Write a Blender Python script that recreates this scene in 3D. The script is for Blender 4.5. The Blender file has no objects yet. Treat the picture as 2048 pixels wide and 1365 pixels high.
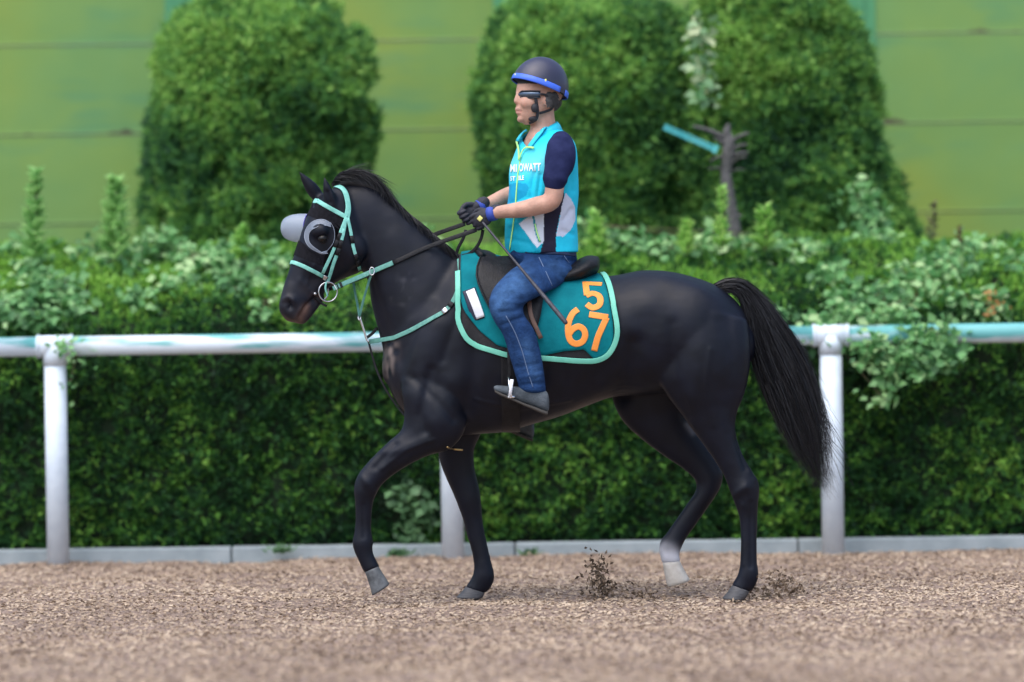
import bpy, bmesh, math, random
import numpy as np
from mathutils import Vector, Matrix
from mathutils.bvhtree import BVHTree

random.seed(7); RNG = np.random.default_rng(7)
scene = bpy.context.scene
COL = scene.collection

# ------------------------------------------------------------------ camera, sky, sun, exposure
F = 9460.0                       # focal length in pixels of the 2048-wide photograph
CAM = Vector((0, -22, 1.7))
camd = bpy.data.cameras.new('camera'); cam = bpy.data.objects.new('camera', camd); COL.objects.link(cam)
camd.sensor_width = 36; camd.lens = 36*F/2048; camd.clip_start = 0.5; camd.clip_end = 2000
R3 = (Matrix.Rotation(math.pi/2 - math.atan(213/F), 4, 'X') @ Matrix.Rotation(math.radians(-0.8), 4, 'Z'))
cam.matrix_world = Matrix.Translation(CAM) @ R3
camd.dof.use_dof = True; camd.dof.focus_distance = 21.9; camd.dof.aperture_fstop = 1.0
scene.camera = cam
R3 = R3.to_3x3(); R3T = R3.transposed()

world = bpy.data.worlds.new('World'); scene.world = world; world.use_nodes = True
wn = world.node_tree; bg = wn.nodes['Background']
sky = wn.nodes.new('ShaderNodeTexSky'); sky.sky_type = 'NISHITA'; sky.sun_disc = False
SUN_EL, SUN_ROT = 66, 215
sky.sun_elevation = math.radians(SUN_EL); sky.sun_rotation = math.radians(SUN_ROT)
sky.air_density = 1.0; sky.dust_density = 3.0; sky.ozone_density = 1.0
wn.links.new(sky.outputs[0], bg.inputs[0]); bg.inputs[1].default_value = 0.13
sl = bpy.data.lights.new('sun', 'SUN'); so = bpy.data.objects.new('sun', sl); COL.objects.link(so)
sl.energy = 1.4; sl.angle = math.radians(85); sl.color = (1.0, 0.99, 0.98)
# direction towards the sun: sky rotation is measured from +Y clockwise
_e, _r = math.radians(SUN_EL), math.radians(SUN_ROT)
sd = Vector((math.sin(_r)*math.cos(_e), math.cos(_r)*math.cos(_e), math.sin(_e)))
so.rotation_euler = sd.to_track_quat('Z', 'Y').to_euler()
scene.view_settings.view_transform = 'Standard'; scene.view_settings.look = 'None'
scene.view_settings.exposure = 1.0; scene.view_settings.gamma = 1
scene.render.engine = 'CYCLES'
scene.cycles.use_denoising = True
scene.cycles.max_bounces = 6; scene.cycles.transparent_max_bounces = 8

# ------------------------------------------------------------------ projection helpers (photo pixel -> point on a real plane)
def ray(u, v):
    return (R3 @ Vector(((u-1024)/F, (682.5-v)/F, -1))).normalized()
class Frame:
    """A vertical plane through o, turned by yaw degrees towards the camera; n points to its far side, f forwards (-X)."""
    def __init__(s, o, yaw=0):
        t = math.radians(yaw); s.o = Vector(o)
        s.n = Vector((-math.sin(t), math.cos(t), 0)); s.f = Vector((-math.cos(t), -math.sin(t), 0))
    def pt(s, u, v, off=0.0):
        d = ray(u, v); q = s.o + s.n*off
        return CAM + d*((q-CAM).dot(s.n)/d.dot(s.n))
    def mirror(s, p):
        return p - s.n*(2*(p-s.o).dot(s.n))
BODY = Frame((0, 0, 0))
def P(u, v, Y=0.0): return BODY.pt(u, v, Y)
def to_px(co):
    a = (np.asarray(co)-np.array(CAM)) @ np.array(R3)
    return 1024 + F*a[:, 0]/-a[:, 2], 682.5 - F*a[:, 1]/-a[:, 2]

# ------------------------------------------------------------------ numpy noise
_perm = RNG.permutation(256); _val = RNG.random(256)
def vnoise(p):
    p = np.asarray(p, float); i = np.floor(p).astype(int); f = p-i; f = f*f*(3-2*f); out = 0
    for dx in (0, 1):
        for dy in (0, 1):
            for dz in (0, 1):
                h = _val[_perm[(_perm[(_perm[(i[:, 0]+dx) & 255]+i[:, 1]+dy) & 255]+i[:, 2]+dz) & 255]]
                w = (f[:, 0] if dx else 1-f[:, 0])*(f[:, 1] if dy else 1-f[:, 1])*(f[:, 2] if dz else 1-f[:, 2])
                out = out + h*w
    return out

# ------------------------------------------------------------------ materials
def lin(c):
    return tuple((x/255/12.92 if x/255 <= .04045 else ((x/255+.055)/1.055)**2.4) for x in c)
def new_mat(name):
    m = bpy.data.materials.new(name); m.use_nodes = True
    return m, m.node_tree, m.node_tree.nodes['Principled BSDF']
def N(nt, typ, **kw):
    n = nt.nodes.new(typ)
    for k, v in kw.items(): setattr(n, k, v)
    return n
def mat(name, c1, c2=None, rough=.5, metal=0, nscale=20, bump=0, bscale=60, spec=.5, stretch=None, sheen=0, coat=0, rough2=None, detail=4):
    m, nt, b = new_mat(name); L = nt.links.new
    b.inputs['Base Color'].default_value = (*c1, 1); b.inputs['Roughness'].default_value = rough
    b.inputs['Metallic'].default_value = metal; b.inputs['Specular IOR Level'].default_value = spec
    if sheen: b.inputs['Sheen Weight'].default_value = sheen
    if coat: b.inputs['Coat Weight'].default_value = coat
    tc = N(nt, 'ShaderNodeTexCoord'); src = tc.outputs['Object']
    if stretch:
        mp = N(nt, 'ShaderNodeMapping'); mp.inputs['Scale'].default_value = stretch; L(src, mp.inputs[0]); src = mp.outputs[0]
    if c2 is not None or rough2 is not None:
        nz = N(nt, 'ShaderNodeTexNoise'); nz.inputs['Scale'].default_value = nscale; nz.inputs['Detail'].default_value = detail
        L(src, nz.inputs['Vector'])
        rp = N(nt, 'ShaderNodeValToRGB'); rp.color_ramp.elements[0].position = .32; rp.color_ramp.elements[1].position = .68
        L(nz.outputs[0], rp.inputs[0])
        if c2 is not None:
            mx = N(nt, 'ShaderNodeMix', data_type='RGBA'); mx.inputs[6].default_value = (*c1, 1); mx.inputs[7].default_value = (*c2, 1)
            L(rp.outputs[0], mx.inputs[0]); L(mx.outputs[2], b.inputs['Base Color'])
        if rough2 is not None:
            mr = N(nt, 'ShaderNodeMapRange'); mr.inputs['To Min'].default_value = rough; mr.inputs['To Max'].default_value = rough2
            L(rp.outputs[0], mr.inputs[0]); L(mr.outputs[0], b.inputs['Roughness'])
    if bump:
        n2 = N(nt, 'ShaderNodeTexNoise'); n2.inputs['Scale'].default_value = bscale; n2.inputs['Detail'].default_value = 5
        L(src, n2.inputs['Vector']); bp = N(nt, 'ShaderNodeBump'); bp.inputs['Strength'].default_value = bump; bp.inputs['Distance'].default_value = .01
        L(n2.outputs[0], bp.inputs['Height']); L(bp.outputs[0], b.inputs['Normal'])
    return m
def attr_mat(name, rough=.5, bump=0, bscale=80, sheen=0, spec=.5, stretch=None, nscale=0, namt=.3, coat=0, rough2=None):
    """Base colour from the mesh's colour attribute 'Col' (real markings of the thing), varied slightly by noise."""
    m = mat(name, (.5, .5, .5), rough=rough, bump=bump, bscale=bscale, sheen=sheen, spec=spec, stretch=stretch, coat=coat, rough2=rough2, nscale=nscale or 20)
    nt = m.node_tree; b = nt.nodes['Principled BSDF']; L = nt.links.new
    at = N(nt, 'ShaderNodeAttribute', attribute_name='Col'); out = at.outputs[0]
    if nscale:
        tc = N(nt, 'ShaderNodeTexCoord'); nz = N(nt, 'ShaderNodeTexNoise'); nz.inputs['Scale'].default_value = nscale; nz.inputs['Detail'].default_value = 4
        L(tc.outputs['Object'], nz.inputs['Vector'])
        mr = N(nt, 'ShaderNodeMapRange'); mr.inputs['From Min'].default_value = .3; mr.inputs['From Max'].default_value = .7
        mr.inputs['To Min'].default_value = 1-namt; mr.inputs['To Max'].default_value = 1+namt; L(nz.outputs[0], mr.inputs[0])
        vm = N(nt, 'ShaderNodeVectorMath', operation='SCALE'); L(out, vm.inputs[0]); L(mr.outputs[0], vm.inputs['Scale']); out = vm.outputs[0]
    L(out, b.inputs['Base Color']); return m
def leaf_mat(name, ramp, rough=.5, trans=.25, posnoise=1.2, spec=.35):
    """ramp: list of (pos, colour) read by each leaf's own random value mixed with a slow noise over the plant."""
    m, nt, b = new_mat(name); L = nt.links.new
    at = N(nt, 'ShaderNodeAttribute', attribute_name='rnd')
    tc = N(nt, 'ShaderNodeTexCoord'); nz = N(nt, 'ShaderNodeTexNoise'); nz.inputs['Scale'].default_value = posnoise; nz.inputs['Detail'].default_value = 3
    L(tc.outputs['Object'], nz.inputs['Vector'])
    ad = N(nt, 'ShaderNodeMath', operation='MULTIPLY_ADD'); L(nz.outputs[0], ad.inputs[0]); ad.inputs[1].default_value = 1.6; ad.inputs[2].default_value = -.8
    a2 = N(nt, 'ShaderNodeMath', operation='ADD'); L(ad.outputs[0], a2.inputs[0]); L(at.outputs['Fac'], a2.inputs[1])
    rp = N(nt, 'ShaderNodeValToRGB'); e = rp.color_ramp.elements
    while len(e) < len(ramp): e.new(.5)
    for k, (p, c) in enumerate(ramp): e[k].position = p; e[k].color = (*c, 1)
    L(a2.outputs[0], rp.inputs[0]); L(rp.outputs[0], b.inputs['Base Color'])
    b.inputs['Roughness'].default_value = rough; b.inputs['Specular IOR Level'].default_value = spec
    tr = N(nt, 'ShaderNodeBsdfTranslucent'); L(rp.outputs[0], tr.inputs[0])
    ms = N(nt, 'ShaderNodeMixShader'); ms.inputs[0].default_value = trans
    L(b.outputs[0], ms.inputs[1]); L(tr.outputs[0], ms.inputs[2]); L(ms.outputs[0], nt.nodes['Material Output'].inputs[0])
    return m

# ------------------------------------------------------------------ mesh builders
def crom(arr, n):
    """Catmull-Rom resampling of the rows of arr, n steps per span."""
    a = np.asarray(arr, float)
    if len(a) < 3 or n == 1:
        if n == 1: return a
        return np.array([a[0]+(a[-1]-a[0])*t for t in np.linspace(0, 1, n+1)])
    out = []
    e = np.vstack([2*a[0]-a[1], a, 2*a[-1]-a[-2]])
    for i in range(1, len(e)-2):
        p0, p1, p2, p3 = e[i-1], e[i], e[i+1], e[i+2]
        for k in range(n):
            t = k/n
            out.append(.5*((2*p1)+(p2-p0)*t+(2*p0-5*p1+4*p2-p3)*t*t+(3*p1-p0-3*p2+p3)*t**3))
    out.append(a[-1]); return np.array(out)
class MB:
    def __init__(s): s.v = []; s.f = []
    def add(s, v, f):
        o = len(s.v); s.v += [tuple(x) for x in v]; s.f += [tuple(i+o for i in q) for q in f]; return s
    def rings(s, rs, close=True, cap=True):
        n = len(rs[0]); v = [p for r in rs for p in r]; f = []
        for i in range(len(rs)-1):
            for j in range(n if close else n-1):
                k = (j+1) % n; f.append((i*n+j, i*n+k, (i+1)*n+k, (i+1)*n+j))
        if cap:
            for i, rev in ((0, True), (len(rs)-1, False)):
                c = np.mean(np.array(rs[i]), axis=0); v.append(tuple(c)); ci = len(v)-1
                for j in range(n):
                    k = (j+1) % n; f.append((ci, i*n+k, i*n+j) if rev else (ci, i*n+j, i*n+k))
        return s.add(v, f)
    def loft(s, fr, st, sub=6, seg=28, e=2.0, dome=.5, cap=True):
        """st rows: ua,va,ub,vb,w,off - two outline points on the plane and the half width across it."""
        rows = []
        for q in st:
            ua, va, ub, vb, w = q[:5]; off = q[5] if len(q) > 5 else 0
            a = fr.pt(ua, va, off); b = fr.pt(ub, vb, off); rows.append([*a, *b, w])
        r = crom(rows, sub); n = np.array(fr.n); rs = []
        for q in r:
            A, B, w = q[:3], q[3:6], max(q[6], .002); rs.append((( A+B)/2, (A-B)/2, w))
        if dome:
            def capr(i, j):
                c, a, w = rs[i]; d = c-rs[j][0]; d = d/(np.linalg.norm(d)+1e-9); m = min(np.linalg.norm(a), w)
                return [(c+d*m*dome*math.sin(t), a*math.cos(t), w*math.cos(t)) for t in (.5, 1.0, 1.35)]
            rs = capr(0, 1)[::-1] + rs + capr(-1, -2)
        out = []
        for c, a, w in rs:
            ring = []
            for j in range(seg):
                t = 2*math.pi*j/seg; ct, st_ = math.cos(t), math.sin(t)
                x = math.copysign(abs(ct)**(2/e), ct); y = math.copysign(abs(st_)**(2/e), st_)
                ring.append(tuple(c+a*x+n*w*y))
            out.append(ring)
        return s.rings(out, cap=cap)
    def tube(s, pts, rad, seg=12, sub=1, flat=None, dome=True, cap=True):
        """pts 3D, rad per point or one number; flat = (axis, factor) squashes the section along an axis."""
        if not hasattr(rad, '__len__'): rad = [rad]*len(pts)
        r = crom([[*p, q] for p, q in zip(pts, rad)], sub) if sub > 1 else np.array([[*p, q] for p, q in zip(pts, rad)], float)
        c, w = r[:, :3], r[:, 3]
        t = np.gradient(c, axis=0); t /= np.linalg.norm(t, axis=1)[:, None]+1e-12
        up = np.array([0, 0, 1.]) if abs(t[0][2]) < .9 else np.array([1., 0, 0]); rs = []
        u = np.cross(t[0], up); u /= np.linalg.norm(u)
        cs = [(c[i], t[i], w[i]) for i in range(len(c))]
        if dome and cap:
            cs = [(c[0]-t[0]*w[0]*math.sin(a), t[0], w[0]*math.cos(a)) for a in (1.3, .8)] + cs + [(c[-1]+t[-1]*w[-1]*math.sin(a), t[-1], w[-1]*math.cos(a)) for a in (.8, 1.3)]
        for cc, tt, ww in cs:
            u = u-tt*np.dot(u, tt); u /= np.linalg.norm(u)+1e-12; b = np.cross(tt, u)
            ring = []
            for j in range(seg):
                a = 2*math.pi*j/seg; p = u*math.cos(a)*ww+b*math.sin(a)*ww
                if flat is not None:
                    ax = np.array(flat[0]); p = p-ax*np.dot(p, ax)*(1-flat[1])
                ring.append(tuple(cc+p))
            rs.append(ring)
        return s.rings(rs, cap=cap)
    def ell(s, c, r, ax=None, seg=20, rg=12, pw=1):
        c = np.array(c); A = np.eye(3) if ax is None else np.array(ax); rs = []
        for i in range(1, rg):
            t = math.pi*i/rg
            rs.append([tuple(c+A[0]*r[0]*math.sin(t)*math.cos(q)+A[1]*r[1]*math.sin(t)*math.sin(q)+A[2]*r[2]*math.cos(t)) for q in [2*math.pi*j/seg for j in range(seg)]])
        return s.rings(rs)
    def box(s, c, h, ax=None):
        c = np.array(c); A = np.eye(3) if ax is None else np.array([np.array(a) for a in ax])
        v = [tuple(c+A[0]*h[0]*i+A[1]*h[1]*j+A[2]*h[2]*k) for k in (-1, 1) for j in (-1, 1) for i in (-1, 1)]
        return s.add(v, [(0, 2, 3, 1), (4, 5, 7, 6), (0, 1, 5, 4), (2, 6, 7, 3), (0, 4, 6, 2), (1, 3, 7, 5)])
    def strap(s, pts, nrm, w, th=.003):
        p = np.array([tuple(x) for x in pts]); n = np.array([tuple(x) for x in nrm])
        if not hasattr(w, '__len__'): w = [w]*len(p)
        t = np.gradient(p, axis=0); t /= np.linalg.norm(t, axis=1)[:, None]+1e-12
        sd_ = np.cross(t, n); sd_ /= np.linalg.norm(sd_, axis=1)[:, None]+1e-12; n2 = np.cross(sd_, t)
        rs = []
        for i in range(len(p)):
            a, b, h = sd_[i]*w[i]/2, n2[i]*th/2, .75
            rs.append([tuple(p[i]+q) for q in (-a-b*h, -a*.8-b, a*.8-b, a-b*h, a+b*h, a*.8+b, -a*.8+b, -a+b*h)])
        return s.rings(rs)
    def build(s, name, m, parent=None, smooth=True):
        me = bpy.data.meshes.new(name); me.from_pydata(s.v, [], s.f); me.update()
        return link(name, me, m, parent, smooth)
    def remesh(s, voxel, it=4, fac=.5):
        me = bpy.data.meshes.new('tmp'); me.from_pydata(s.v, [], s.f); me.update()
        bm = bmesh.new(); bm.from_mesh(me); bmesh.ops.recalc_face_normals(bm, faces=bm.faces); bm.to_mesh(me); bm.free()
        o = bpy.data.objects.new('tmp', me); COL.objects.link(o)
        r = o.modifiers.new('r', 'REMESH'); r.mode = 'VOXEL'; r.voxel_size = voxel
        if it:
            k = o.modifiers.new('s', 'SMOOTH'); k.iterations = it; k.factor = fac
        dg = bpy.context.evaluated_depsgraph_get(); out = bpy.data.meshes.new_from_object(o.evaluated_get(dg))
        bpy.data.objects.remove(o); bpy.data.meshes.remove(me); return out
def link(name, me, m, parent=None, smooth=True):
    if smooth: me.polygons.foreach_set('use_smooth', [True]*len(me.polygons))
    me.materials.clear()
    if m: me.materials.append(m)
    me.name = name
    o = bpy.data.objects.new(name, me); COL.objects.link(o)
    if parent: o.parent = parent; o.matrix_parent_inverse = parent.matrix_world.inverted()
    return o
def empty(name, loc=(0, 0, 0)):
    o = bpy.data.objects.new(name, None); o.location = loc; COL.objects.link(o); o.matrix_world = Matrix.Translation(loc); o.empty_display_size = .1; return o
def tag(o, label=None, cat=None, group=None, kind=None):
    for k, v in (('label', label), ('category', cat), ('group', group), ('kind', kind)):
        if v: o[k] = v
    return o
def getco(me):
    a = np.empty(len(me.vertices)*3); me.vertices.foreach_get('co', a); return a.reshape(-1, 3)
def getno(me):
    a = np.empty(len(me.vertices)*3); me.vertices.foreach_get('normal', a); return a.reshape(-1, 3)
def setco(me, a): me.vertices.foreach_set('co', a.ravel()); me.update()
def setcol(me, c):
    at = me.color_attributes.new('Col', 'FLOAT_COLOR', 'POINT'); c4 = np.ones((len(c), 4)); c4[:, :3] = c; at.data.foreach_set('color', c4.ravel())
def dpoly(u, v, pl):
    """pixel distance of points to a polyline"""
    d = np.full(len(u), 1e9)
    if len(pl) == 1: return np.hypot(u-pl[0][0], v-pl[0][1])
    for (x0, y0), (x1, y1) in zip(pl[:-1], pl[1:]):
        dx, dy = x1-x0, y1-y0; t = np.clip(((u-x0)*dx+(v-y0)*dy)/(dx*dx+dy*dy+1e-9), 0, 1)
        d = np.minimum(d, np.hypot(u-x0-t*dx, v-y0-t*dy))
    return d
def inpoly(u, v, pl):
    r = np.zeros(len(u), bool); n = len(pl)
    for i in range(n):
        x0, y0 = pl[i]; x1, y1 = pl[(i+1) % n]
        c = ((y0 > v) != (y1 > v)) & (u < (x1-x0)*(v-y0)/((y1-y0) or 1e-9)+x0); r ^= c
    return r
def sculpt(me, ops):
    """ops: (polyline px, radius px, amount m, side) side 'n' near, 'b' both sides alike"""
    co, no = getco(me), getno(me); u, v = to_px(co)
    disp = np.zeros(len(co))
    for pl, r, amt, side in ops:
        g = np.exp(-(dpoly(u, v, pl)/r)**2); k = np.clip(-no[:, 1]*1.6, 0, 1)
        if side == 'b': k = np.clip(np.abs(no[:, 1])*1.6, 0, 1)
        if side == 'f': k = np.clip(no[:, 1]*1.6, 0, 1)
        disp += g*k*amt
    setco(me, co+no*disp[:, None])
def bvh_of(me):
    return BVHTree.FromPolygons([v.co.copy() for v in me.vertices], [tuple(p.vertices) for p in me.polygons])
def on(bvh, pl, off=.003, step=6, width_px=None):
    """drape a pixel polyline on the surface seen from the camera; returns points and normals"""
    d = crom([[*p] for p in pl], 1) if len(pl) < 2 else np.array(pl, float)
    L_ = np.hypot(*np.diff(d, axis=0).T).sum(); n = max(3, int(L_/step)); per = max(1, n//max(1, len(d)-1))
    c = crom(d, per) if len(d) > 2 else np.array([d[0]+(d[1]-d[0])*t for t in np.linspace(0, 1, n+1)])
    ts, ns = [], []
    for u, v in c:
        r = ray(u, v); h = bvh.ray_cast(CAM, r)
        ts.append(h[3] if h[0] else None); ns.append(h[1] if h[0] else None)
    ok = [i for i, t in enumerate(ts) if t is not None]
    pts, nn = [], []
    for i, (u, v) in enumerate(c):
        if ts[i] is None:
            j = min(ok, key=lambda k: abs(k-i)) if ok else None
            if j is not None and abs(j-i) <= 8: t = ts[j]; nr = ns[j]
            else:
                r = ray(u, v); q = CAM+r*(22/r.y); h = bvh.find_nearest(q); t = (h[0]-CAM).dot(r); nr = h[1]
        else: t = ts[i]; nr = ns[i]
        pts.append(CAM+ray(u, v)*t+nr*off); nn.append(nr)
    P_ = np.array([tuple(x) for x in pts]); Nn = np.array([tuple(x) for x in nn])
    for _ in range(2):
        if len(P_) > 4:
            P_[1:-1] = (P_[:-2]+2*P_[1:-1]+P_[2:])/4; Nn[1:-1] = (Nn[:-2]+2*Nn[1:-1]+Nn[2:])/4
    return P_, Nn
def snap_loop(bvh, pts, off=.004):
    P_, Nn = [], []
    for p in pts:
        h = bvh.find_nearest(Vector(p)); P_.append(h[0]+h[1]*off); Nn.append(h[1])
    P_ = np.array([tuple(x) for x in P_]); Nn = np.array([tuple(x) for x in Nn]); return P_, Nn
def leaves(name, pos, dirs, nrm, length, width, m, parent=None, rnd=None, fold=.0):
    """one diamond-ish leaf of two quads per row of pos: base pos, direction dirs, facing nrm"""
    n = len(pos); d = dirs/(np.linalg.norm(dirs, axis=1)[:, None]+1e-9)
    s_ = np.cross(d, nrm); s_ /= np.linalg.norm(s_, axis=1)[:, None]+1e-9; up = np.cross(s_, d)
    L_ = np.broadcast_to(np.asarray(length, float), (n,))[:, None]; W = np.broadcast_to(np.asarray(width, float), (n,))[:, None]
    base = pos; mid = pos+d*L_*.45-up*L_*fold; tip = pos+d*L_-up*L_*fold*.5
    l = pos+d*L_*.4+s_*W*.5+up*L_*fold*.6; r = pos+d*L_*.4-s_*W*.5+up*L_*fold*.6
    co = np.stack([base, l, tip, r, mid], 1).reshape(-1, 3)
    b = np.arange(n)[:, None]*5
    idx = np.hstack([b+0, b+4, b+1, b+1, b+4, b+2, b+2, b+4, b+3, b+3, b+4, b+0]).reshape(-1)
    me = bpy.data.meshes.new(name); nf = n*4
    me.vertices.add(len(co)); me.vertices.foreach_set('co', co.ravel()); me.loops.add(nf*3); me.loops.foreach_set('vertex_index', idx)
    me.polygons.add(nf); me.polygons.foreach_set('loop_start', np.arange(nf)*3); me.polygons.foreach_set('loop_total', np.full(nf, 3))
    me.update(calc_edges=True)
    if rnd is None: rnd = RNG.random(n)
    at = me.attributes.new('rnd', 'FLOAT', 'FACE'); at.data.foreach_set('value', np.repeat(rnd, 4).astype(float))
    return link(name, me, m, parent, smooth=False)
def sprays(pos, nrm, k, length, width, up=.5, spread=.9, rj=.25, young_lit=None):
    """k narrow leaves fanned from every point: returns arrays for leaves()"""
    n = len(pos); base = nrm+np.array([0, 0, up])+RNG.normal(0, .35, (n, 3))
    d = np.repeat(base, k, 0)+RNG.normal(0, spread, (n*k, 3))*.8
    p = np.repeat(pos, k, 0)+RNG.normal(0, .008, (n*k, 3)); nn = np.repeat(nrm, k, 0)+RNG.normal(0, .6, (n*k, 3))
    sc = RNG.uniform(.6, 1.25, n*k)
    r = np.repeat(RNG.random(n), k)*(1-rj)+RNG.random(n*k)*rj
    if young_lit is not None: r = r+np.repeat(young_lit, k)
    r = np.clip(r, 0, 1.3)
    return p, d, nn, length*sc, width*sc, r

# ================================================================== SETTING
def setting():
    # ground sheet to the horizon
    g = MB(); S = 400
    g.add([(-S, -S, -.03), (S, -S, -.03), (S, S, -.03), (-S, S, -.03)], [(0, 1, 2, 3)])
    o = g.build('ground', mat('soil', (.16, .13, .10), (.22, .18, .14), rough=.95, nscale=3), smooth=False); o['kind'] = 'structure'
    # woodchip track: fine grid with gentle undulation
    X = np.linspace(-9, 9, 361); Y = np.linspace(-12, 3.0, 301); xx, yy = np.meshgrid(X, Y)
    p = np.stack([xx.ravel(), yy.ravel(), np.zeros(xx.size)], 1)
    z = (vnoise(p*2.1)-.5)*.03+(vnoise(p*9+5)-.5)*.014-.004
    p[:, 2] = z; n = len(X)
    f = [(j*n+i, j*n+i+1, (j+1)*n+i+1, (j+1)*n+i) for j in range(len(Y)-1) for i in range(n-1)]
    m, nt, b = new_mat('woodchip'); L = nt.links.new
    tc = N(nt, 'ShaderNodeTexCoord'); mp = N(nt, 'ShaderNodeMapping'); mp.inputs['Scale'].default_value = (1, 1.4, 1); L(tc.outputs['Object'], mp.inputs[0])
    n1 = N(nt, 'ShaderNodeTexNoise'); n1.inputs['Scale'].default_value = 45; n1.inputs['Detail'].default_value = 6; L(mp.outputs[0], n1.inputs['Vector'])
    rp = N(nt, 'ShaderNodeValToRGB'); e = rp.color_ramp.elements
    e[0].position = .3; e[0].color = (.155, .108, .083, 1); e[1].position = .72; e[1].color = (.38, .285, .225, 1)
    x = e.new(.5); x.color = (.27, .195, .155, 1); L(n1.outputs[0], rp.inputs[0])
    n2 = N(nt, 'ShaderNodeTexNoise'); n2.inputs['Scale'].default_value = 1.5; L(tc.outputs['Object'], n2.inputs['Vector'])
    mr = N(nt, 'ShaderNodeMapRange'); mr.inputs['To Min'].default_value = .75; mr.inputs['To Max'].default_value = 1.2; L(n2.outputs[0], mr.inputs[0])
    vm = N(nt, 'ShaderNodeVectorMath', operation='SCALE'); L(rp.outputs[0], vm.inputs[0]); L(mr.outputs[0], vm.inputs['Scale']); L(vm.outputs[0], b.inputs['Base Color'])
    b.inputs['Roughness'].default_value = .95
    bp = N(nt, 'ShaderNodeBump'); bp.inputs['Strength'].default_value = 1; bp.inputs['Distance'].default_value = .02; L(n1.outputs[0], bp.inputs['Height']); L(bp.outputs[0], b.inputs['Normal'])
    o = MB().add([tuple(q) for q in p], f).build('track', m); tag(o, 'tan woodchip horse track', 'track', kind='structure')
    # loose chips
    n = 125000
    yv = -5.2+RNG.random(n)**1.15*8.1; pos = np.stack([RNG.uniform(-3.6, 3.6, n), yv, np.zeros(n)], 1)
    pos[:, 2] = (vnoise(pos*np.array([1, 1, 0])*2.1)-.5)*.03+(vnoise(pos*np.array([1, 1, 0])*9+5)-.5)*.014+RNG.uniform(-.002, .007, n)
    a = RNG.uniform(0, 2*math.pi, n); d = np.stack([np.cos(a), np.sin(a), RNG.normal(.05, .22, n)], 1)
    nn = np.stack([RNG.normal(0, .45, n), RNG.normal(-.15, .45, n), np.ones(n)], 1); s_ = RNG.uniform(.5, 1.3, n)
    cm = leaf_mat('chip', [(.0, (.19, .135, .095)), (.2, (.31, .232, .165)), (.6, (.40, .305, .222)), (.95, (.50, .40, .30))], rough=.9, trans=0, posnoise=.8, spec=.15)
    o = leaves('wood_chips', pos, d, nn, .026*s_, .011*RNG.uniform(.6, 1.3, n), cm, fold=.04); o['kind'] = 'stuff'
    tag(o, 'loose tan wood chips covering the track', 'wood chips')
    # kicked up clods
    pts = []
    for (u, v, ru, rv, k, Y0) in ((1195, 1148, 15, 28, 170, -.0), (1212, 1180, 22, 12, 110, .0), (1290, 1190, 26, 8, 60, -.05), (1560, 1165, 26, 16, 110, -.15), (1530, 1185, 30, 8, 60, -.1), (1590, 1180, 16, 10, 40, -.1)):
        for _ in range(k):
            pts.append(P(random.gauss(u, ru*.8), min(1199, random.gauss(v, rv*.7)), Y0+random.uniform(-.08, .08)))
    pts = np.array([tuple(q) for q in pts]); k = len(pts)
    o = leaves('kicked_dirt', pts, RNG.normal(0, 1, (k, 3)), RNG.normal(0, 1, (k, 3)), RNG.uniform(.008, .032, k), RNG.uniform(.006, .02, k),
               leaf_mat('clod', [(0, (.05, .035, .025)), (1, (.22, .16, .11))], trans=0, rough=.95), fold=.2)
    tag(o, 'dark bits of dirt thrown up behind the hooves', 'dirt', kind='stuff')
    # kerb
    k = MB(); y0 = 3.0
    for i in range(12):
        x0 = -9+i*1.5
        k.box((x0+.75, y0+.06, .022), (.746, .06, .045))
    o = k.build('kerb', mat('concrete', (.26, .31, .33), (.36, .41, .43), rough=.9, nscale=8, bump=.4, bscale=90), smooth=False); o['kind'] = 'structure'
    bv = o.modifiers.new('b', 'BEVEL'); bv.width = .008; bv.segments = 2
    tag(o, 'low grey concrete kerb along the foot of the hedge', 'kerb')

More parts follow.
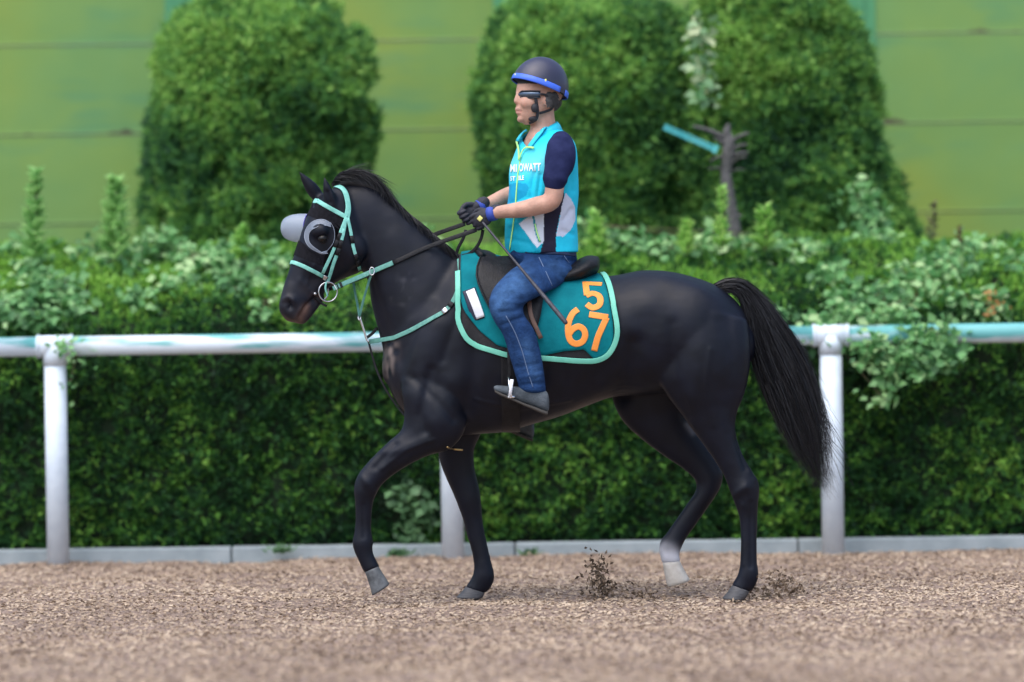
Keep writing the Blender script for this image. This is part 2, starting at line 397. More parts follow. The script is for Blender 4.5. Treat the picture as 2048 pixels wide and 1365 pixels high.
RY = lambda x: 2.82+.012*x           # the running rail's line
def rail():
    white = mat('white_paint', (.62, .71, .80), (.70, .79, .87), rough=.45, nscale=14, bump=.12, bscale=30)
    m, nt, b = new_mat('rail_paint'); L = nt.links.new
    tc = N(nt, 'ShaderNodeTexCoord'); mp = N(nt, 'ShaderNodeMapping'); mp.inputs['Scale'].default_value = (1.1, 1, 9); mp.inputs['Rotation'].default_value = (0, .16, 0); L(tc.outputs['Object'], mp.inputs[0])
    nz = N(nt, 'ShaderNodeTexNoise'); nz.inputs['Scale'].default_value = 2.6; nz.inputs['Detail'].default_value = 6; L(mp.outputs[0], nz.inputs['Vector'])
    rp = N(nt, 'ShaderNodeValToRGB'); e = rp.color_ramp.elements; e[0].position = .46; e[0].color = (.70, .79, .86, 1); e[1].position = .60; e[1].color = (.13, .42, .42, 1)
    # the turquoise coat survives on the upper half of the pipe
    sx = N(nt, 'ShaderNodeSeparateXYZ'); L(tc.outputs['Object'], sx.inputs[0])
    mz = N(nt, 'ShaderNodeMapRange'); mz.inputs['From Min'].default_value = 1.10; mz.inputs['From Max'].default_value = 1.155; mz.inputs['To Min'].default_value = -.13; mz.inputs['To Max'].default_value = .10; L(sx.outputs[2], mz.inputs[0])
    mx_ = N(nt, 'ShaderNodeMapRange'); mx_.inputs['From Min'].default_value = -2.0; mx_.inputs['From Max'].default_value = 1.6; mx_.inputs['To Min'].default_value = -.10; mx_.inputs['To Max'].default_value = .07; L(sx.outputs[0], mx_.inputs[0])
    a1 = N(nt, 'ShaderNodeMath', operation='ADD'); L(nz.outputs[0], a1.inputs[0]); L(mz.outputs[0], a1.inputs[1])
    a2 = N(nt, 'ShaderNodeMath', operation='ADD'); L(a1.outputs[0], a2.inputs[0]); L(mx_.outputs[0], a2.inputs[1]); L(a2.outputs[0], rp.inputs[0])
    L(rp.outputs[0], b.inputs['Base Color']); b.inputs['Roughness'].default_value = .5
    root = empty('running_rail', (0, RY(0), 0)); tag(root, 'white tubular running rail with worn turquoise paint along the track edge', 'rail')
    zc = P(400, 689, RY(-1.6)).z
    xs = [P(113, 900, RY(-2.4)).x, P(903, 900, RY(-.3)).x, P(1664, 900, RY(1.7)).x]
    d = xs[2]-xs[1]; xs = [xs[0]-2*d, xs[0]-d]+xs+[xs[2]+d, xs[2]+2*d]
    for i in range(len(xs)-1):
        MB().tube([(xs[i], RY(xs[i]), zc), (xs[i+1], RY(xs[i+1]), zc)], .051, seg=24, dome=False).build('rail_pipe', m, root)
    for x in xs:
        b_ = MB().tube([(x, RY(x), -.04), (x, RY(x), zc-.05)], .0585, seg=24, dome=False); b_.build('post', white, root)
        j = MB().tube([(x-.095, RY(x), zc), (x+.095, RY(x), zc)], .0575, seg=24, dome=False)
        for s_ in (-.093, .081): j.tube([(x+s_, RY(x), zc), (x+s_+.012, RY(x), zc)], .062, seg=24, dome=False)
        j.tube([(x, RY(x), zc-.10), (x, RY(x), zc)], .0625, seg=24, dome=False); j.build('joint', white, root)
    return zc

def wall():
    Y = 6.6; root = empty('boundary_wall', (0, Y, 0)); tag(root, 'lime green metal panel wall with rusty horizontal seams behind the shrubs', 'wall')
    zs = [P(1024, v, Y).z for v in (79.5, 261, 437)]; dz = (zs[0]-zs[2])/2; z0 = zs[0]
    lev = [z0+k*dz for k in range(-5, 4)]; lev[0] = -.1
    xs = [P(366, 300, Y).x, P(1022, 300, Y).x, P(1722, 300, Y).x]; d = (xs[2]-xs[0])/2; xs = [xs[0]-2*d, xs[0]-d]+xs+[xs[2]+d, xs[2]+2*d]
    m, nt, b = new_mat('green_panel'); L = nt.links.new
    tc = N(nt, 'ShaderNodeTexCoord')
    n1 = N(nt, 'ShaderNodeTexNoise'); n1.inputs['Scale'].default_value = .9; n1.inputs['Detail'].default_value = 5; L(tc.outputs['Object'], n1.inputs['Vector'])
    rp = N(nt, 'ShaderNodeValToRGB'); e = rp.color_ramp.elements; e[0].position = .36; e[0].color = (*lin((108, 150, 84)), 1); e[1].position = .62; e[1].color = (*lin((132, 156, 68)), 1)
    x = e.new(.5); x.color = (*lin((120, 154, 76)), 1); L(n1.outputs[0], rp.inputs[0])
    # faded teal streaks
    mp = N(nt, 'ShaderNodeMapping'); mp.inputs['Scale'].default_value = (.8, 1, 3.2); L(tc.outputs['Object'], mp.inputs[0])
    n3 = N(nt, 'ShaderNodeTexNoise'); n3.inputs['Scale'].default_value = 1.6; n3.inputs['Detail'].default_value = 3; L(mp.outputs[0], n3.inputs['Vector'])
    r3 = N(nt, 'ShaderNodeMapRange'); r3.inputs['From Min'].default_value = .56; r3.inputs['From Max'].default_value = .74; r3.inputs['To Max'].default_value = .7; L(n3.outputs[0], r3.inputs[0])
    m3 = N(nt, 'ShaderNodeMix', data_type='RGBA'); L(r3.outputs[0], m3.inputs[0]); L(rp.outputs[0], m3.inputs[6]); m3.inputs[7].default_value = (*lin((84, 142, 98)), 1)
    # rust that creeps from the seams
    sx = N(nt, 'ShaderNodeSeparateXYZ'); L(tc.outputs['Object'], sx.inputs[0])
    ad = N(nt, 'ShaderNodeMath', operation='SUBTRACT'); L(sx.outputs[2], ad.inputs[0]); ad.inputs[1].default_value = z0-8*dz-.004
    md = N(nt, 'ShaderNodeMath', operation='MODULO'); L(ad.outputs[0], md.inputs[0]); md.inputs[1].default_value = dz
    ns = N(nt, 'ShaderNodeTexNoise'); ns.inputs['Scale'].default_value = 3.0; ns.inputs['Detail'].default_value = 5
    mps = N(nt, 'ShaderNodeMapping'); mps.inputs['Scale'].default_value = (1, 1, .6); L(tc.outputs['Object'], mps.inputs[0]); L(mps.outputs[0], ns.inputs['Vector'])
    h = N(nt, 'ShaderNodeMapRange'); h.inputs['From Min'].default_value = .56; h.inputs['From Max'].default_value = .75; h.inputs['To Min'].default_value = .007; h.inputs['To Max'].default_value = .06; L(ns.outputs[0], h.inputs[0])
    lt = N(nt, 'ShaderNodeMath', operation='LESS_THAN'); L(md.outputs[0], lt.inputs[0]); L(h.outputs[0], lt.inputs[1])
    mx = N(nt, 'ShaderNodeMix', data_type='RGBA'); L(lt.outputs[0], mx.inputs[0]); L(m3.outputs[2], mx.inputs[6]); mx.inputs[7].default_value = (.055, .035, .02, 1)
    L(mx.outputs[2], b.inputs['Base Color']); b.inputs['Roughness'].default_value = .55
    nb = N(nt, 'ShaderNodeTexNoise'); nb.inputs['Scale'].default_value = 2.0; L(tc.outputs['Object'], nb.inputs['Vector'])
    bp = N(nt, 'ShaderNodeBump'); bp.inputs['Strength'].default_value = .25; bp.inputs['Distance'].default_value = .04; L(nb.outputs[0], bp.inputs['Height']); L(bp.outputs[0], b.inputs['Normal'])
    pm = mat('green_post', lin((70, 140, 100)), lin((88, 156, 104)), rough=.5, nscale=4)
    for i in range(len(xs)-1):
        a_, b_ = xs[i]+.03, xs[i+1]-.03
        for k in range(len(lev)-1):
            z1, z2 = lev[k], lev[k+1]; prof = [(.012, z1+.002), (-.004, z1+.006), (-.004, z1+.012), (0, z1+.016), (0, z2-.008), (.006, z2-.004), (.014, z2)]
            rs = []
            for t in np.linspace(0, 1, 13):
                xx = a_+(b_-a_)*t; bow = -.05*(1-(2*t-1)**4)
                rs.append([(xx, Y+bow+y, z) for y, z in prof])
            MB().rings(rs, close=False, cap=False).build('panel', m, root, smooth=False)
    for x in xs:
        p = MB().box((x, Y+.03, 2.2), (.095, .05, 2.3)); p.box((x, Y-.03, 2.2), (.02, .012, 2.3)); p.build('post', pm, root, smooth=False)

HEDGE = [(3.16, .0), (3.10, .12), (3.08, .5), (3.07, 1.0), (3.11, 1.20), (3.24, 1.36), (3.45, 1.49), (3.75, 1.60), (4.0, 1.62), (4.18, 1.48), (4.25, 1.0), (4.28, 0)]
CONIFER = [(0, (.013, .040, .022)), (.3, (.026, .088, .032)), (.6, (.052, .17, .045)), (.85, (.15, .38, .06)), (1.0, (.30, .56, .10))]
_hp = crom(np.array(HEDGE), 6)
def HY(u, v):
    """depth at which the view through this pixel meets the hedge's front or sloping top"""
    for Y in np.arange(3.02, 4.05, .03):
        q = P(u, v, Y); k = (_hp[:, 0] <= Y+.001)
        if q.z <= (_hp[k][:, 1].max() if k.any() else 0)+.02: return Y
    return 3.8
def hedge():
    root = empty('clipped_hedge', (0, 3.6, 0)); tag(root, 'long clipped dark green conifer hedge behind the rail', 'hedge')
    pr = np.array(HEDGE); cs = crom(pr, 4); X = np.linspace(-7, 7, 90)
    core = MB(); rs = []
    cz = np.array([3.68, .8])
    for x in X:
        q = cz+(cs-cz)*.93; rs.append([(x, a, b) for a, b in q])
    core.rings(rs, close=False, cap=False).build('branches', mat('hedge_inside', (.008, .020, .009), (.018, .038, .014), rough=1, nscale=30), root)
    seg = np.linalg.norm(np.diff(cs, axis=0), axis=1); cum = np.concatenate([[0], np.cumsum(seg)])
    n = 46000; s_ = RNG.random(n)*(cum[-1]*.72); x = RNG.uniform(-4.6, 4.6, n)
    yy = np.interp(s_, cum, cs[:, 0]); zz = np.interp(s_, cum, cs[:, 1])
    e = .02; ty = np.interp(s_+e, cum, cs[:, 0])-yy; tz = np.interp(s_+e, cum, cs[:, 1])-zz; ln = np.hypot(ty, tz)+1e-9
    nrm = np.stack([np.zeros(n), -tz/ln, ty/ln], 1)
    p = np.stack([x, yy, zz], 1)
    rel = (vnoise(p*3.1)-.5)*.07+(vnoise(p*9.7+3)-.5)*.07
    hollow = (vnoise(p*np.array([2.2, 1, 2.0])+31) > .76) & (p[:, 2] < 1.1)
    dep = rel-np.where(hollow, .03, 0)+RNG.normal(0, .012, n)
    keep = (p[:, 2] > .06)
    p = p+nrm*(dep-.01)[:, None]; p[:, 2] = np.maximum(p[:, 2], .02)
    p, nrm = p[keep], nrm[keep]
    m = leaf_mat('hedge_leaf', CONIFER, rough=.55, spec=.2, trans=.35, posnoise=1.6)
    leaves('foliage', *(lambda q: (q[0], q[1], q[2], q[3], q[4], m, root, q[5]))(sprays(p, nrm, 6, .042, .013, up=.25, young_lit=np.clip((p[:, 2]-1.16)/.25, 0, 1)*(.15+.5*vnoise(p*2.6+50)))), fold=.06)  # skylight on the hedge top put into leaf colour, beside paler new growth

def tree(px, label, Y, tops, density, group=None):
    """px rows: v, left u, right u on the plane Y"""
    rows = []
    for v, ul, ur in px:
        a, b = P(ul, v, Y), P(ur, v, Y); rows.append([(a.z+b.z)/2, a.x, b.x])
    zt = P((px[0][1]+px[0][2])/2, tops, Y).z
    rows = [[zt, (rows[0][1]+rows[0][2])/2-.04, (rows[0][1]+rows[0][2])/2+.04]]+rows
    lastw = rows[-1][2]-rows[-1][1]; rows.append([.9, rows[-1][1]-.02, rows[-1][2]+.02]); rows.append([.35, rows[-1][1]+lastw*.12, rows[-1][2]-lastw*.12])
    rows.append([.15, rows[-1][1]+lastw*.25, rows[-1][2]-lastw*.25])
    r = crom(rows, 8); cx0 = (rows[4][1]+rows[4][2])/2
    root = empty('topiary_shrub', (cx0, Y, 0)); tag(root, label, 'shrub', group)
    t = MB().tube([(cx0, Y, -.05), (cx0+.02, Y, .5), (cx0-.01, Y, 1.6)], [.07, .06, .03], seg=10)
    for k in range(5):
        a = k*1.3; t.tube([(cx0, Y, .35+.2*k), (cx0+.25*math.cos(a), Y+.25*math.sin(a), .65+.25*k)], [.03, .012], seg=6)
    t.build('trunk', mat('bark', (.06, .045, .035), (.11, .08, .06), rough=.95, nscale=30, bump=.6), root)
    core = MB(); rs = []
    for z, xl, xr in r:
        c, w = (xl+xr)/2, max((xr-xl)/2*.86-.03, .01); rs.append([(c+w*math.cos(a), Y+w*.9*math.sin(a), z-.05) for a in np.linspace(0, 2*math.pi, 25)[:-1]])
    core.rings(rs).build('branches', bpy.data.materials['hedge_inside'], root)
    z, cc, ww = r[:, 0], (r[:, 1]+r[:, 2])/2, np.maximum((r[:, 2]-r[:, 1])/2, .02)
    ds = np.hypot(np.diff(z), np.diff(ww)); area = ds*(ww[1:]+ww[:-1]); cum = np.concatenate([[0], np.cumsum(area)])
    n = density; s_ = RNG.random(n)*cum[-1]; zz = np.interp(s_, cum, z); c = np.interp(s_, cum, cc); w = np.interp(s_, cum, ww)
    dw = np.interp(np.minimum(s_+cum[-1]*.01, cum[-1]), cum, ww)-w; dzv = np.interp(np.minimum(s_+cum[-1]*.01, cum[-1]), cum, z)-zz
    a = RNG.uniform(-math.pi*1.08, math.pi*.08, n); ln = np.hypot(dw, dzv)+1e-9
    nr = -dzv/ln; nz = dw/ln
    nrm = np.stack([np.cos(a)*nr, np.sin(a)*nr, nz], 1)
    p = np.stack([c+w*np.cos(a), Y+w*.95*np.sin(a), zz], 1)
    dep = (vnoise(p*3.6+9)-.5)*.10+(vnoise(p*10+1)-.5)*.08-.03+RNG.normal(0, .016, n)
    dep -= np.where(vnoise(p*4.4+17) > .72, .07, 0)
    p = p+nrm*dep[:, None]; keep = p[:, 2] > 1.05
    p, nrm = p[keep], nrm[keep]
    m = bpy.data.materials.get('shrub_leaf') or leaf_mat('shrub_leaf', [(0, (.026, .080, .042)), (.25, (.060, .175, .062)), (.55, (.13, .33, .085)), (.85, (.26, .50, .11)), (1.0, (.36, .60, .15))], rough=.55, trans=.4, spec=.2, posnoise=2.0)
    leaves('crown', *(lambda q: (q[0], q[1], q[2], q[3], q[4], m, root, q[5]))(sprays(p, nrm, 6, .050, .016, up=.4, young_lit=np.clip((p[:, 2]-2.2)/.8, 0, 1)*.25)), fold=.06)  # crown paler upwards: light from above painted in, with some new growth
    return root

def vine(name, label, cat, blobs, mt, size=.06, Y0=2.98, stems=True, parent=None, group=None, droop=-.3):
    """broad leaves in clouds: blobs = (u, v, ru, rv, count, Y)"""
    root = empty(name, P(blobs[0][0], blobs[0][1], blobs[0][5])); tag(root, label, cat, group)
    pts = []; st = MB(); prev = None
    for (u, v, ru, rv, k, Y) in blobs:
        cnt = max(1, int(k*(1.7 if k >= 40 else 1))//9); lies = 2.95 < Y < 3.5
        if lies: Y = HY(u, v)
        c0 = P(u, v, Y+.03)
        if prev is not None: st.tube([prev, (prev+c0)/2+Vector((0, .03, 0)), c0], .003, seg=5, sub=3)
        prev = c0
        for _ in range(cnt):
            qu, qv = random.gauss(u, ru*.45), random.gauss(v, rv*.45); q = P(qu, qv, (HY(qu, qv)-.02 if lies else Y)+random.uniform(-.05, .03))
            st.tube([c0, (Vector(c0)+q)/2+Vector((0, -.02, .02)), q], [.003, .0025, .0015], seg=5, sub=3)
            for _ in range(9):
                pts.append(q+Vector((random.gauss(0, .035), random.gauss(0, .02), random.gauss(0, .03))))
    pts = np.array([tuple(q) for q in pts]); n = len(pts)
    nn = np.stack([RNG.normal(0, .5, n), RNG.normal(-.8, .4, n), RNG.normal(.7, .4, n)], 1)
    dd = np.stack([RNG.normal(0, .8, n), RNG.normal(-.3, .4, n), RNG.normal(droop, .5, n)], 1); s_ = RNG.uniform(.6, 1.25, n)
    leaves('foliage', pts, dd, nn, size*s_, size*.72*s_, mt, root, fold=.06)
    if stems: st.build('stem', bpy.data.materials.get('stem') or mat('stem', (.10, .12, .05), (.16, .12, .07), rough=.8), root)
    return root
def shoot(label, u, v0, v1, Y, w, mt, group, k=70, name='young_shoot'):
    a, b = P(u, v0, Y), P(u+random.uniform(-6, 6), v1, Y)
    root = empty(name, a); tag(root, label, 'plant', group)
    MB().tube([a, (a+b)/2+Vector((.01, 0, 0)), b], [.006, .005, .003], seg=6, sub=3).build('stem', bpy.data.materials['stem'], root)
    t = RNG.random(k); p = np.array(a)+(np.array(b)-np.array(a))*t[:, None]; an = RNG.uniform(0, 2*math.pi, k)
    d = np.stack([np.cos(an), np.sin(an), RNG.uniform(.2, 1.1, k)], 1)
    nn = np.stack([RNG.normal(0, .3, k), RNG.normal(-.3, .3, k), np.ones(k)], 1)
    leaves('foliage', p, d, nn, w*(1.25-t*.6)*RNG.uniform(.7, 1.2, k), w*.5*RNG.uniform(.7, 1.2, k), mt, root, fold=.05)

def planting():
    pale = leaf_mat('vine_leaf', [(0, (.05, .17, .05)), (.35, (.12, .33, .10)), (.7, (.25, .50, .19)), (1, (.42, .62, .28))], rough=.5, trans=.3, posnoise=2.5, spec=.45)
    lime = leaf_mat('fresh_leaf', [(0, (.22, .48, .10)), (.5, (.36, .64, .16)), (1, (.56, .78, .26))], rough=.5, trans=.45, spec=.2, posnoise=2)
    dry = leaf_mat('dry_leaf', [(0, (.05, .06, .04)), (.5, (.10, .11, .06)), (1, (.18, .10, .06))], rough=.8, trans=.1)
    hedge()
    tree([(20, 385, 668), (50, 345, 708), (95, 328, 730), (155, 316, 748), (225, 308, 760), (270, 298, 745), (330, 292, 738), (400, 288, 742), (490, 284, 745)],
         'rounded green clipped shrub standing alone left of the rider', 4.9, -12, 21000)
    tree([(12, 1040, 1330), (45, 1000, 1372), (95, 976, 1395), (160, 960, 1402), (240, 958, 1405), (320, 968, 1400), (400, 985, 1400), (490, 985, 1405)],
         'rounded green clipped shrub directly behind the rider', 4.95, -14, 21000)
    tree([(-45, 1430, 1650), (0, 1385, 1692), (60, 1365, 1722), (130, 1355, 1742), (200, 1350, 1758), (280, 1350, 1770), (340, 1350, 1788), (400, 1350, 1808), (490, 1345, 1834)],
         'tallest clipped shrub, wide at its foot, beside the turquoise strip', 4.75, -85, 27000)
    vine('climbing_vine', 'pale leaved vine spread over the hedge top left of the horse', 'vine',
         [(40, 600, 60, 40, 150, 3.02), (120, 585, 60, 30, 110, 3.02), (230, 530, 60, 25, 110, 3.12), (320, 490, 60, 18, 110, 3.2), (420, 515, 70, 20, 130, 3.15), (520, 530, 60, 25, 110, 3.1),
          (60, 640, 50, 18, 60, 2.99), (480, 500, 50, 14, 60, 3.2), (350, 560, 50, 15, 50, 3.02), (150, 610, 40, 14, 40, 3.0), (20, 500, 40, 14, 40, 3.2), (160, 505, 60, 14, 50, 3.2), (410, 640, 30, 14, 16, 3.0), (280, 590, 70, 20, 40, 3.0), (460, 570, 60, 24, 60, 3.0), (60, 545, 60, 20, 60, 3.1), (540, 600, 40, 24, 40, 3.0)], pale)
    vine('climbing_vine', 'thick vine hanging from the hedge over the right rail', 'vine',
         [(1660, 560, 60, 30, 130, 3.02), (1700, 600, 55, 28, 110, 2.99), (1780, 590, 50, 30, 110, 3.0), (1840, 560, 60, 32, 150, 3.02), (1900, 540, 60, 30, 130, 3.05), (1960, 600, 60, 30, 110, 3.0), (2030, 520, 40, 25, 70, 3.1),
          (1700, 640, 50, 22, 110, 2.9), (1740, 700, 40, 26, 80, 2.76), (1830, 720, 60, 26, 120, 2.75), (1800, 650, 60, 22, 130, 2.9), (1850, 680, 60, 22, 150, 2.78), (1790, 720, 45, 22, 100, 2.78), (1880, 715, 45, 20, 70, 2.78), (1775, 760, 28, 16, 36, 2.78), (1765, 795, 18, 12, 18, 2.78),
          (1640, 650, 32, 14, 50, 2.9), (1620, 680, 25, 14, 28, 2.86), (1940, 500, 60, 18, 90, 3.2), (1560, 640, 40, 20, 40, 2.99)], pale)
    vine('climbing_vine', 'pale vine along the hedge top directly behind the saddle', 'vine',
         [(1240, 490, 50, 18, 70, 3.2), (1330, 495, 60, 18, 70, 3.2), (1430, 485, 50, 20, 80, 3.2), (1540, 495, 60, 20, 90, 3.2), (1630, 500, 50, 16, 70, 3.2), (1180, 450, 30, 26, 50, 3.25), (1740, 480, 60, 14, 60, 3.25), (860, 480, 30, 12, 20, 3.2)], pale)
    vine('climbing_vine', 'whitish leaved vine climbing the gap between two clipped shrubs', 'vine',
         [(1395, 50, 20, 16, 27, 4.1), (1405, 85, 24, 16, 18, 4.1), (1415, 125, 20, 16, 18, 4.1), (1405, 165, 20, 12, 18, 4.1), (1420, 190, 12, 8, 9, 4.1)],
         leaf_mat('white_leaf', [(0, (.10, .26, .10)), (.5, (.26, .42, .22)), (1, (.60, .68, .40))], rough=.5, trans=.3), size=.07)
    vine('climbing_vine', 'sparse vine on the foot of the tallest clipped shrub', 'vine', [(1725, 400, 24, 22, 40, 4.05), (1740, 440, 26, 22, 50, 4.0), (1760, 420, 18, 16, 20, 4.05)], pale)
    vine('climbing_vine', 'small vine twisted around the left rail joint', 'vine', [(118, 694, 22, 10, 27, 2.74), (150, 715, 14, 8, 12, 2.75), (140, 768, 8, 16, 12, 2.75)], pale, size=.042)
    vine('trailing_plant', 'small broadleaf plant low on the hedge between the front legs', 'plant', [(825, 985, 26, 22, 50, 3.0), (840, 1030, 26, 24, 60, 2.98), (825, 1075, 20, 14, 30, 2.97), (800, 1010, 16, 16, 20, 3.0)],
         leaf_mat('mid_leaf', [(0, (.05, .12, .05)), (1, (.14, .28, .12))], rough=.45, trans=.2), size=.06)
    gr = 'fresh upright shoots rising from the hedge top'
    for i, (lab, u, v0, v1, w) in enumerate((('tall fresh shoot rising from the hedge at far left', 66, 520, 345, .075), ('tall wispy shoot beside the left clipped shrub', 230, 520, 358, .09),
                             ('bright shoot in front of the grey stump', 1442, 500, 375, .055), ('short bright shoot just right of the grey stump', 1530, 500, 415, .07), ('short shoot left of the grey stump', 1372, 510, 445, .06),
                             ('leafy shoot just behind the rider above the saddle', 1195, 520, 425, .07), ('small shoot in front of the left clipped shrub', 480, 520, 455, .06))):
        shoot(lab, u, v0, v1, 3.5, w*1.15, lime if i not in (0, 1) else bpy.data.materials.get('shoot') or leaf_mat('shoot', [(0, (.24, .50, .16)), (1, (.46, .72, .28))], trans=.5, spec=.2), gr, k=190 if i < 2 else 130)
    shoot('dead grey brown seedling before the wall at right', 1862, 490, 405, 3.9, .05, dry, None, 40, 'dead_plant')
    shoot('tiny rust brown dead plant on the hedge at right', 1918, 490, 455, 3.6, .035, leaf_mat('rust_leaf', [(0, (.10, .05, .03)), (1, (.2, .09, .05))]), None, 30, 'dead_plant')
    for lab, u, v, r in (('small green weed at the kerb left of the horse', 565, 1100, 28), ('tiny green weed at the kerb under the raised foreleg', 795, 1108, 22), ('tiny weed at the kerb between the horse legs', 1060, 1108, 18)):
        p0 = P(u, v+8, 2.93); root = empty('weed', p0); tag(root, lab, 'weed', 'weeds along the kerb')
        k = 60; a = RNG.uniform(0, 2*math.pi, k); pos = np.array(p0)+np.stack([RNG.normal(0, r/900, k), RNG.normal(0, .02, k), RNG.uniform(0, .02, k)], 1)
        leaves('foliage', pos, np.stack([np.cos(a), np.sin(a)*.6-.2, RNG.uniform(.2, 1.4, k)], 1), np.stack([RNG.normal(0, .4, k), np.full(k, -.5), np.ones(k)], 1), RNG.uniform(.03, .065, k), .016, bpy.data.materials['mid_leaf'], root, fold=.05)
    # yellowed leaf tuft in the right vine
    p0 = P(1992, 608, 2.9); root = empty('withered_sprig', p0); tag(root, 'withered orange leaves in the vine near the right edge', 'leaves')
    k = 22; leaves('foliage', np.array(p0)+RNG.normal(0, .03, (k, 3)), RNG.normal(0, 1, (k, 3)), RNG.normal(0, .4, (k, 3))+np.array([0, -1, .3]), .04, .022, leaf_mat('orange_leaf', [(0, (.3, .13, .04)), (1, (.45, .25, .08))]), root)
    # the gnarled stump with its strip
    Y = 4.0; c = lambda u, v: P(u, v, Y)
    m = mat('grey_bark', (.055, .055, .055), (.15, .145, .145), rough=.9, nscale=25, bump=.8, bscale=50, stretch=(1, 1, 3))
    s = MB().tube([P(1472, 620, Y), c(1470, 480), c(1462, 420), c(1455, 380), c(1452, 345), c(1456, 320), c(1458, 290), c(1455, 268)], [.045, .040, .034, .036, .028, .034, .036, .022], seg=16, sub=4)
    root = s.build('weathered_stump', m); tag(root, 'gnarled grey pruned stump with ragged side stubs behind the hedge', 'stump')
    for (u, v, dx, dy, r, du) in ((1448, 276, -58, -22, .026, 8), (1452, 275, 4, -22, .030, 0), (1460, 286, 34, -18, .024, 0), (1466, 300, 24, -10, .020, 0), (1468, 312, 26, -6, .020, 0), (1448, 314, -26, 8, .018, 0), (1464, 326, 26, -12, .016, 0), (1446, 340, -28, -2, .012, 0), (1462, 344, 26, -4, .012, 0), (1462, 440, 18, -8, .026, 0), (1450, 292, -20, -14, .022, 0)):
        a = c(u, v); b = c(u+dx, v+dy)+Vector((0, random.uniform(-.06, 0), 0))
        MB().tube([a, (a+b)/2+Vector((0, 0, .008)), b], [r*.9, r*.7, r*.5], seg=8, sub=3, flat=((0, 0, 1), .6)).build('stub', m, root)
    a, b = P(1328, 254, Y-.08), P(1434, 300, Y-.08); ax = (b-a).normalized(); nx = Vector((0, 1, 0)); side = ax.cross(nx)
    q = MB().box((a+b)/2, ((b-a).length/2, .004, .0165), (ax, nx, side)).box((a+b)/2+side*.012, ((b-a).length/2, .012, .003), (ax, nx, side)).box((a+b)/2-side*.012, ((b-a).length/2, .012, .003), (ax, nx, side))
    q.box(a+ax*.14, (.004, .014, .020), (ax, nx, side)).box(b-ax*.01, (.012, .014, .022), (ax, nx, side))
    o = q.build('turquoise_strip', mat('turquoise_paint', (.06, .42, .44), (.14, .55, .55), rough=.4, nscale=10), smooth=False); tag(o, 'slanting turquoise strip fixed to the grey stump', 'strip')

